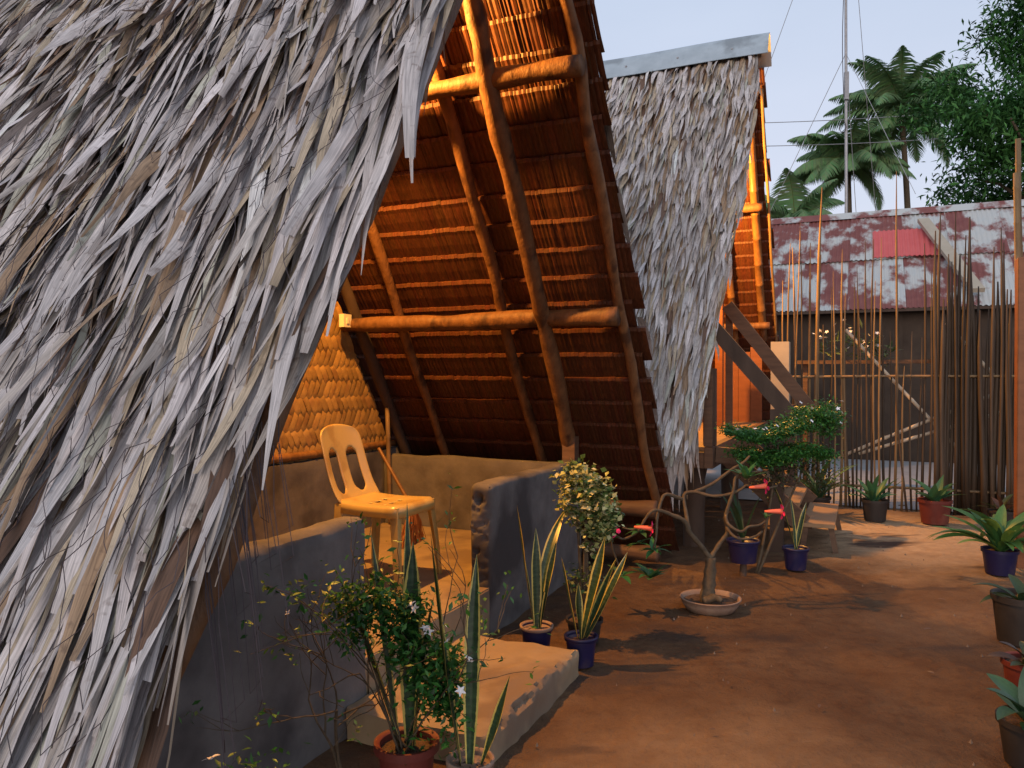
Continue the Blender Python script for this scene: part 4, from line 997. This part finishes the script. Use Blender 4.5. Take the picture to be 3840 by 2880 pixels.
# blue pot on a stake with thin grassy leaves
def staked():
    x, y = 1.585, 5.40; e = empty('staked_pot', (x, y, 0), 0, 'blue pot raised on a short stake under the flat-topped shrub', 'potted plant')
    pole('stake', (0, 0, -.03), (.005, 0, .1), .025, .022, e, M_DARKWOOD, amp=.003)
    pe = pot(e, .105, .15, M_BLUE, M_BLUE); pe.location = (0, 0, .085)
    rs = random.Random(3)
    for k in range(7):
        b = MB(); blade(b, (0, 0, .21), rs.uniform(0, 6.2), R(rs.uniform(60, 85)), rs.uniform(.25, .5), .022, R(rs.uniform(10, 60)), .2, .2, 'sword', c=(.03, .06, .025), KK=8, cols=3); b.build('leaf', M_LEAF, e, True)
staked()

# flat-topped clipped shrub with white flowers in front of the stairs
def flat_shrub():
    x, y = 1.87, 5.45; e = empty('flat_topped_shrub', (x, y, 0), 0, 'clipped flat-topped green shrub dotted with white flowers before the stairs', 'shrub')
    rs = random.Random(5); b = MB()
    for (dx, tx, tz) in ((-.20, -.02, .85), (-.17, .2, .85)):
        pts, rad = crook((dx, 0, -.03), (tx, rs.uniform(-.1, .1), tz), .011, .006, 10, .05, dx * 30); b.tube(pts, rad, 6)
    b.build('trunk', M_BARK, e, True)
    r2 = np.random.default_rng(3)
    top = [(q, w, .99 + .05 * math.sin(q * 9) + .06 * (q > .15)) for q in np.linspace(-.33, .30, 24) for w in (-.16, 0, .16)]
    low = [(q, w, .82 + .03 * math.sin(q * 12)) for q in np.linspace(-.28, .26, 18) for w in (-.14, .1)]
    right = [(.30 + .05 * math.cos(a), .0, 1.06 + .07 * math.sin(a)) for a in np.linspace(0, 6, 8)]
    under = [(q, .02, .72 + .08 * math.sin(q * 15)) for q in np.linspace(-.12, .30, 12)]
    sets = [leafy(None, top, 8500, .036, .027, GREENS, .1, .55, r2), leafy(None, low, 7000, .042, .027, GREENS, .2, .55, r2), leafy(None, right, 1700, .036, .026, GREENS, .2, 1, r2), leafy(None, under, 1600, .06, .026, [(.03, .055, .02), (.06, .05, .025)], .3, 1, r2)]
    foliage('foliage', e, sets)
    for q in range(26):
        c = top[rs.randrange(len(top))] if q < 14 else right[rs.randrange(len(right))]
        white_flower(e, (c[0] + rs.gauss(0, .04), c[1] - .05 + rs.gauss(0, .05), c[2] + rs.uniform(.02, .08)), .019)
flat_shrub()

# pots along the fence and down the right side of the yard
def rosette(name, loc, r, h, m, label, n, L, w, el, bend, cs, prof='oval', seed=1, base_z=0, cat='potted plant', rim_m=None, lens=None):
    e = empty(name, (loc[0], loc[1], base_z), 0, label, cat); pot(e, r, h, m, rim_m); rs = random.Random(seed)
    for k in range(n):
        b = MB(); blade(b, (rs.uniform(-.02, .02), rs.uniform(-.02, .02), h * .82), 2 * math.pi * k / n + rs.uniform(-.4, .4), R(rs.uniform(*el)), L * rs.uniform(.7, 1.15), w * rs.uniform(.8, 1.15), R(rs.uniform(*bend)), rs.uniform(-.3, .3), .14, prof, .05, c=rs.choice(cs), KK=9, cols=5, seed=k * 1.7); b.build('leaf', M_LEAF, e, True)
    return e
G2 = [(.035, .09, .04), (.05, .13, .05), (.03, .07, .035)]
rosette('potted_fern', (3.02, 7.75), .11, .18, M_DARKPOT, 'long-leaved fern in a black pot at the fence beside the stairs', 20, .55, .05, (30, 80), (40, 100), G2, 'sword', 3)
rosette('potted_agave', (3.42, 7.42), .115, .20, M_DARKPOT, 'spiky green plant in a black pot beside the red pot', 16, .32, .05, (35, 85), (10, 50), [(.03, .11, .05), (.04, .13, .06)], 'sword', 4)
rosette('potted_bird_nest_fern', (3.92, 7.30), .14, .22, M_TERRA, 'broad-leaved plant in a red clay pot before the bamboo fence', 11, .32, .085, (35, 80), (10, 50), [(.035, .12, .06), (.05, .14, .06)], 'far', 6)
rosette('potted_fern', (4.38, 7.05), .11, .16, M_DARKPOT, 'drab brownish plant in a dark pot under the dense bamboo', 12, .24, .05, (30, 80), (20, 70), [(.07, .04, .025), (.1, .05, .03), (.04, .06, .02)], 'sword', 8)
rosette('potted_peace_lily', (3.36, 5.42), .11, .17, M_BLUE, 'lush long-leaved plant in a blue pot by the wooden gatepost', 34, .50, .075, (35, 88), (30, 100), [(.05, .14, .04), (.08, .20, .05), (.04, .11, .035), (.16, .26, .05)], 'oval', 11)
rosette('potted_leafy_plant', (2.60, 4.02), .13, .24, M_DARKPOT, 'dark-leaved plant in a large black pot at the yard edge', 9, .22, .06, (15, 70), (20, 80), [(.02, .045, .02), (.03, .06, .025)], 'oval', 13)
rosette('potted_leafy_plant', (2.16, 3.28), .10, .17, M_TERRA, 'reddish-leaved plant in a small clay pot at the yard edge', 8, .16, .05, (20, 70), (20, 70), [(.05, .03, .02), (.03, .05, .02)], 'oval', 14)
rosette('potted_leafy_plant', (1.82, 2.74), .11, .16, M_DARKPOT, 'big glossy green leaves in a low black pot', 9, .26, .095, (20, 80), (20, 70), [(.03, .085, .04), (.04, .11, .045)], 'oval', 16)

# ------------------------------------------------------------------ gatepost at the right
o = MB(); o.box(-.06, .14, -.06, .06, -.03, 2.2); gp = o.build('gatepost', M_ORANGEWOOD, None); gp.location = (3.66, 5.62, 0); gp.rotation_euler = (0, 0, RZ)
md = gp.modifiers.new('bev', 'BEVEL'); md.width = .008; md.segments = 2
tag(gp, 'thick orange-brown wooden gatepost behind the plant in the blue pot', 'post')
for i, (dx, dy, zt, lean) in enumerate(((-.06, .06, 2.84, .03), (-.01, .10, 3.10, .035), (.05, .12, 2.75, .02), (.10, .09, 2.7, .0))):
    q = bamboo('bamboo_pole', (0, 0, -.03), (-lean * 2.2, 0, zt), (.021, .019, .024, .024)[i], None, M_PICKET_PALE, seed=i * 2.1 + 1); q.location = (3.80 + dx, 5.70 + dy, 0)
    tag(q, ['bamboo pole leaning on the gatepost, second tallest', 'tallest bamboo pole leaning on the gatepost', 'short bamboo pole behind the gatepost with pale top', 'shortest bamboo pole behind the gatepost'][i], 'pole', 'bamboo poles by the gatepost')

# ------------------------------------------------------------------ bamboo fence
def fence():
    e = empty('bamboo_fence', (2.92, 8.5, 0), RZ, 'tall uneven bamboo picket fence at the back of the yard', 'fence')
    rs = random.Random(17); x = -.02
    i = 0
    while x < 3.3:
        dense = 1.42 < x < 2.35
        top = rs.choice((1.6, 1.8, 2.0, 2.2, 2.4, 2.6, 2.8)) + rs.uniform(-.15, .2)
        r = rs.uniform(.010, .017)
        if rs.random() < .10: top += .6
        if dense: top = rs.uniform(2.0, 3.0); r = rs.uniform(.018, .033)
        if abs(x - .30) < .03: top = 3.35; r = .024
        lean = rs.gauss(0, .035) if not dense else rs.gauss(0, .015)
        b = MB(); k = 5; pts = []; rad = []
        for t in range(k + 1):
            q = t / k; pts.append((lean * q + .012 * math.sin(q * 5 + i), rs.uniform(-.006, .006), -.03 + q * (top + .03))); rad.append(r * (1 - .35 * q))
        rad[-1] *= .35
        b.tube(pts, rad, 6); o = b.build('picket', M_PICKET if (dense or rs.random() < .62) else M_PICKET_PALE, e, True); o.location = (x, rs.choice((-.035, -.03, .03, .035)), 0); i += 1
        x += rs.uniform(.034, .058) if not dense else rs.uniform(.022, .042)
    for z, r in ((.22, .014), (1.36, .013)):
        bamboo('rail', (-.06, .0, z), (3.4, .0, z), r, e, M_PICKET_PALE, seed=z * 9)
    for (a, c) in (((.62, 1.85), (1.75, .52)), ((1.55, 1.9), (2.6, .55)), ((.55, .50), (2.0, 1.2)), ((.75, .55), (2.3, 1.1))):
        bamboo('brace', (a[0], .065, a[1]), (c[0], .065, c[1]), .018, e, M_BRACE, seed=a[0] * 7)
fence()
o = MB(); o.box(-.09, .09, -.09, .09, -.03, 1.72); cp = o.build('concrete_post', M_CREAM); cp.location = (2.82, 8.28, 0); cp.rotation_euler = (0, 0, RZ); tag(cp, 'square cream concrete post at the end of the bamboo fence', 'post')
# orchids on a rack behind the fence
e = empty('orchid_rack', hut_pt(1.2, 7.4)[:2] + (0,), RZ, 'wooden rack of pale pink orchids behind the bamboo fence', 'plant rack')
e.location = (4.0, 8.75, 0)
for px_ in (-.7, .7):
    o = MB(); o.box(px_ - .025, px_ + .025, -.025, .025, -.03, 1.5); o.build('post', M_WOOD, e)
o = MB(); o.box(-.8, .8, -.10, .10, 1.5, 1.54); o.build('shelf', M_WOOD, e)
foliage('foliage', e, [leafy(None, [(-.45, 0, 1.68), (-.2, 0, 1.72), (-.05, 0, 1.62), (.1, 0, 1.6)], 200, .07, .12, [(.04, .08, .03), (.06, .1, .04)], -.4, shape=.2)])
for k in range(26):
    white_flower(e, (random.choice((-.5, -.3, -.1, .0)) + random.gauss(0, .06), -.08, 1.78 + random.gauss(0, .08)), .028)

# ------------------------------------------------------------------ shed behind
def shed():
    e = empty('rusty_shed', (6.26, 12.7, 0), RZ, 'long shed with rusty corrugated tin roof behind the fence', 'shed')
    ez, rz_, run = 2.58, 4.42, 2.35                     # eave, ridge, horizontal run
    sl = math.hypot(run, rz_ - ez); th = math.atan2(rz_ - ez, run)
    W = .86; rs = random.Random(3)
    def sheet(name, x0, d0, d1, lift, m, w=W, label=None):
        b = MB(); n = int(w / .0125); vs = []
        for j in range(5):
            d = d0 + (d1 - d0) * j / 4
            for i in range(n + 1):
                xx = x0 + w * i / n; h = .011 * math.sin(xx * 2 * math.pi / .0762) + lift + .006 * noise.noise(Vector((xx * 2, d * 2, 1)))
                vs.append((xx, d * math.cos(th) - h * math.sin(th), ez + d * math.sin(th) + h * math.cos(th)))
        b.add(vs, [(j * (n + 1) + i, j * (n + 1) + i + 1, (j + 1) * (n + 1) + i + 1, (j + 1) * (n + 1) + i) for j in range(4) for i in range(n)])
        o = b.build(name, m, e, True)
        if label: o['label'] = label
    for k in range(-7, 6):
        x0 = k * (W - .07)
        sheet('roof_sheet', x0, -.22 + rs.uniform(-.02, .02), 1.35 + rs.uniform(-.03, .03), .0 + .012 * (k % 2), M_RUST)
        sheet('roof_sheet', x0 + rs.uniform(-.03, .03), 1.28 + rs.uniform(-.03, .03), sl, .030 + .012 * (k % 2), M_RUST)
    sheet('roof_sheet', -.40, 1.30, 2.25, .062, M_REDTIN, 1.05, 'faded red tin sheet patched on the roof')
    sheet('roof_sheet', -3.9, .98, 1.12, .050, M_REDTIN, 1.6, 'strip of red tin')
    b = MB(); b.add([(-6.5, run - .18, rz_ - .06), (5.5, run - .18, rz_ - .06), (5.5, run, rz_ + .09), (-6.5, run, rz_ + .09), (5.5, run + .2, rz_ - .06), (-6.5, run + .2, rz_ - .06)], [(0, 1, 2, 3), (3, 2, 4, 5)]); b.build('ridge_cap', M_RUST, e)
    b = MB(); b.box(-6.3, 4.9, .12, .2, -.03, ez + .02); b.build('wall', M_WALLDIM, e)
    b = MB(); b.add([(-6.3, .2, ez), (-6.3, 2 * run, ez), (-6.3, run, rz_ - .1), (-6.3, .2, -.03), (-6.3, 2 * run, -.03)], [(0, 1, 2), (3, 4, 1, 0)]); b.build('end_wall', M_WALLDIM, e)
    b = MB(); b.add([(-6.4, run, rz_ - .02), (5.0, run, rz_ - .02), (5.0, 2 * run + .2, ez - .15), (-6.4, 2 * run + .2, ez - .15)], [(0, 1, 2, 3)]); b.build('back_roof', M_RUST, e)
    b = MB(); b.box(-6.4, 5.0, -.16, -.10, ez - .18, ez - .13); b.build('eave_beam', M_DARKWOOD, e)
    for k in range(-6, 6):
        b = MB(); b.box(k * 1.0 - .03, k * 1.0 + .03, .085, .118, -.03, ez); b.build('wall_stud', M_WALLDIM, e)
    # pale board leaning up the roof
    b = MB(); p0, p1 = Vector((.42, 2.3 * math.cos(th), ez + 2.3 * math.sin(th))), Vector((1.05, -.1, ez - .05)); s = Vector((.09, 0, 0)); up = Vector((0, -.05, .06))
    p0 += up * 2; p1 += up * 2
    vs = [p0 - s, p0 + s, p1 + s, p1 - s, p0 - s + up, p0 + s + up, p1 + s + up, p1 - s + up]; b.add(vs, [(0, 3, 2, 1), (4, 5, 6, 7), (0, 1, 5, 4), (1, 2, 6, 5), (2, 3, 7, 6), (3, 0, 4, 7)]); q = b.build('roof_board', M_CREAM, e); q['label'] = 'pale board lying up the tin roof'
shed()
o = MB(); o.add([(-2.0, 10.75, -.004), (12, 4.6, -.004), (14, 9.3, -.004), (4.5, 13.5, -.004), (-1.0, 15.0, -.004)], [(0, 1, 2, 3, 4)]); p_ = o.build('pavement', M_PAVE); tag(p_, 'grey concrete strip behind the fence', None, kind='structure')

# ------------------------------------------------------------------ background: palms, trees, mast, wires
def palm(loc, h, label, seed, nf=26, L=3.9, lean=(0.4, 0)):
    e = empty('coconut_palm', (loc[0], loc[1], 0), 0, label, 'palm tree', 'coconut palms behind the shed'); rs = random.Random(seed)
    b = MB(); pts = [(lean[0] * (t ** 2), lean[1] * t, h * t) for t in np.linspace(0, 1, 12)]; b.tube([(p[0], p[1], p[2] - .1) for p in pts], [.20 - .08 * i / 11 for i in range(12)], 10); b.build('trunk', M_BARK, e, True)
    top = Vector(pts[-1])
    for k in range(nf):
        az = 2 * math.pi * k / nf * 1.0 + rs.uniform(-.2, .2); el = R(rs.choice((75, 55, 40, 20, 5, -20)) + rs.uniform(-8, 8)); LL = L * rs.uniform(.85, 1.1); bend = R(rs.uniform(60, 95))
        p = top.copy(); hh = Vector((math.cos(az), math.sin(az), 0)); side = Vector((-math.sin(az), math.cos(az), 0)); n = 26; path = [p.copy()]; dirs = []
        for i in range(n):
            ee = el - bend * (i / n) ** 1.3; d = hh * math.cos(ee) + Vector((0, 0, math.sin(ee))); dirs.append(d); p = p + d * (LL / n); path.append(p.copy())
        b = MB(); b.tube(path[::3], [.03 * (1 - .8 * i / 9) for i in range(len(path[::3]))], 4, (.12, .16, .05), caps=False)
        for i in range(3, n):
            t = i / n; l_ = 1.05 * math.sin(math.pi * min(1, t * .9 + .12)) + .12
            for s in (-1, 1):
                for off in (0, .33, .66):
                    d0 = dirs[i]; q = path[i] + d0 * (LL / n * off); dr = (side * s * 1.0 + d0 * .55 + Vector((0, 0, -.45 - rs.uniform(0, .35)))).normalized(); wd = d0 * .036
                    q1 = q + dr * l_ * .55; q2 = q1 + (dr + Vector((0, 0, -.5))).normalized() * l_ * .45
                    c = (.12 + rs.uniform(0, .06), .21 + rs.uniform(0, .08), .11); b.add([q - wd, q + wd, q1 + wd * .9, q1 - wd * .9, q2], [(0, 1, 2, 3), (3, 2, 4)], c, [(0, 0, 0)] * 5)
        b.build('frond', M_FAR_LEAF, e)
palm((17.2, 40), 12.3, 'shorter coconut palm standing right behind the thin mast', 5, 30, 3.3, (-.2, 0))
palm((20.3, 40), 14.9, 'taller coconut palm beside the dark leafy tree', 8, 30, 4.0, (-.6, 0))
palm((13.6, 38), 8.9, 'low coconut palm half hidden by the stilt hut roof', 13, 16, 3.0, (0, 0))

def broadleaf(loc, label, centers, rad, n, size, cols_, th, seed, name='leafy_tree'):
    e = empty(name, (loc[0], loc[1], 0), 0, label, 'tree'); rs = random.Random(seed); r2 = np.random.default_rng(seed)
    b = MB(); pts, r_ = crook((0, 0, -.1), (0, 0, th), .28, .2, 10, .15, seed); b.tube(pts, r_, 10)
    for c in centers[::2]:
        q, r_ = crook((0, 0, th * rs.uniform(.7, 1)), c, .11, .03, 8, .25, seed + c[0]); b.tube(q, r_, 6)
    b.build('trunk', M_BARK, e, True)
    sub = []
    for c in centers:
        for _ in range(9):
            v = r2.normal(0, 1, 3); v /= np.linalg.norm(v); sub.append(np.array(c) + v * rad * r2.uniform(.45, 1.0) * np.array([1, 1, .8]))
    o = foliage('crown', e, [leafy(None, sub, n, rad * .22, size, cols_, .7, .9, r2, .3)], M_FAR_LEAF, None)
DK = [(.035, .11, .028), (.05, .15, .035), (.025, .075, .02), (.075, .19, .05)]
r3 = np.random.default_rng(77); cs_ = []
while len(cs_) < 64:
    q = r3.uniform(-1, 1, 3)
    if np.linalg.norm(q) < 1: cs_.append((q[0] * 3.9, q[1] * 2.6, 8.2 + q[2] * 4.9))
cs_ = [c for c in cs_ if not (c[2] > 9.5 and c[0] < -2.2 + (c[2] - 9.5) * .25)]
broadleaf((15.3, 20.5), 'big dark leafy tree rising behind the shed roof', cs_, 1.3, 95000, .215, DK, 5.5, 31)
broadleaf((17.6, 30), 'low dark bushy tree under the coconut palms', [(-3.2, 0, 6.0), (-1.5, 0, 6.4), (0, 0, 7.0), (1.5, 0, 6.8), (2.8, 0, 7.6), (-.5, 0, 5.4), (1.8, 0, 5.6), (3.4, 0, 6.2), (-2.4, 0, 5.2)], 1.3, 12000, .34, DK, 4.0, 9, 'bushy_tree')

def mast():
    x, y = 6.75, 16.0; e = empty('radio_mast', (x, y, 0), 0, 'thin steel mast held by guy wires behind the shed', 'mast')
    b = MB(); b.tube([(0, 0, -.05), (.02, 0, 5), (-.01, 0, 10), (-.03, 0, 14)], [.035, .033, .028, .02], 8); b.build('pole', M_STEEL, e, True)
    b = MB(); b.box(-.05, .03, -.09, -.03, 6.95, 7.5); b.build('junction_box', M_STEEL, e)
    b = MB(); pts = [(-.06 - .03 * math.sin(t * 7), -.05, 7.0 + t * 5) for t in np.linspace(0, 1, 12)]; b.tube(pts, .008, 4); b.build('cable', M_WIRE, e)
    b = MB(); b.tube([(-.03 + .07 * math.cos(a) - .05, -.05, 6.4 + .11 * math.sin(a)) for a in np.linspace(0, 6.28, 12)], .008, 4); b.build('cable_loop', M_WIRE, e)
    for (p0, p1) in (((0, 0, 7.9), (-1.9, 1.5, 3.2)), ((0, 0, 7.9), (1.2, 2.0, 3.5)), ((0, 0, 7.9), (.4, -2.0, 4.6)), ((0, 0, 12), (-3.2, 4.0, 1.0)), ((0, 0, 12), (2.6, 3.5, 1.0))):
        b = MB(); b.tube([p0, p1], .0065, 4); b.build('guy_wire', M_STEEL, e)
mast()
for i, (z0, z1) in enumerate(((10.9, 12.6), (10.1, 11.5))):
    b = MB(); pts = []
    for t in np.linspace(0, 1, 16):
        pts.append((3 + 24 * t, 30, z0 + (z1 - z0) * t - 1.2 * math.sin(math.pi * t) * .4))
    b.tube(pts, .014, 4); o = b.build('power_line', M_STEEL); tag(o, ['upper thin power line crossing the sky behind the mast', 'lower thin power line crossing the sky behind the mast'][i], 'wire', 'power lines')

# ------------------------------------------------------------------ litter on the sand
rs = random.Random(44); pm = None
spots = [(2.62, 4.75, .05), (3.05, 5.3, .07), (1.9, 3.6, .04), (1.25, 3.2, .035), (.95, 3.45, .03), (2.2, 4.2, .045), (1.55, 3.9, .03), (.75, 3.0, .03), (2.9, 6.2, .05)]
for i, (x, y, s) in enumerate(spots):
    b = MB(); blade(b, (0, 0, .004), rs.uniform(0, 6), R(14), s, s * .4, R(30), .2, .1, 'oval', c=(.12, .07, .04), KK=5, cols=3); o = b.build('fallen_leaf', M_LEAF); o.location = (x, y, 0); tag(o, 'small curled brown dead leaf lying on the sand', 'leaf', 'dead leaves on the sand')
b = MB()
for i in range(110):
    x, y = rs.uniform(-.2, 4), rs.uniform(2.3, 7.5); s = rs.uniform(.003, .008); 
    if (x - CX) * FV[0] + (y - CY) * FV[1] < 2.4 and (x - CX) * NV[0] + (y - CY) * NV[1] < .65: continue
    b.add([(x + s * rs.uniform(.6, 1.4), y, -.008), (x - s, y + s * rs.uniform(.5, 1.2), -.008), (x - s * .6, y - s, -.008), (x, y, s * 1.0)], [(0, 1, 3), (1, 2, 3), (2, 0, 3)])
o = b.build('pebbles', mat('grit', (.12, .08, .055), (.26, .2, .15), 30, bump=0)); tag(o, 'scattered grit and small pebbles on the sand', 'grit', kind='stuff')
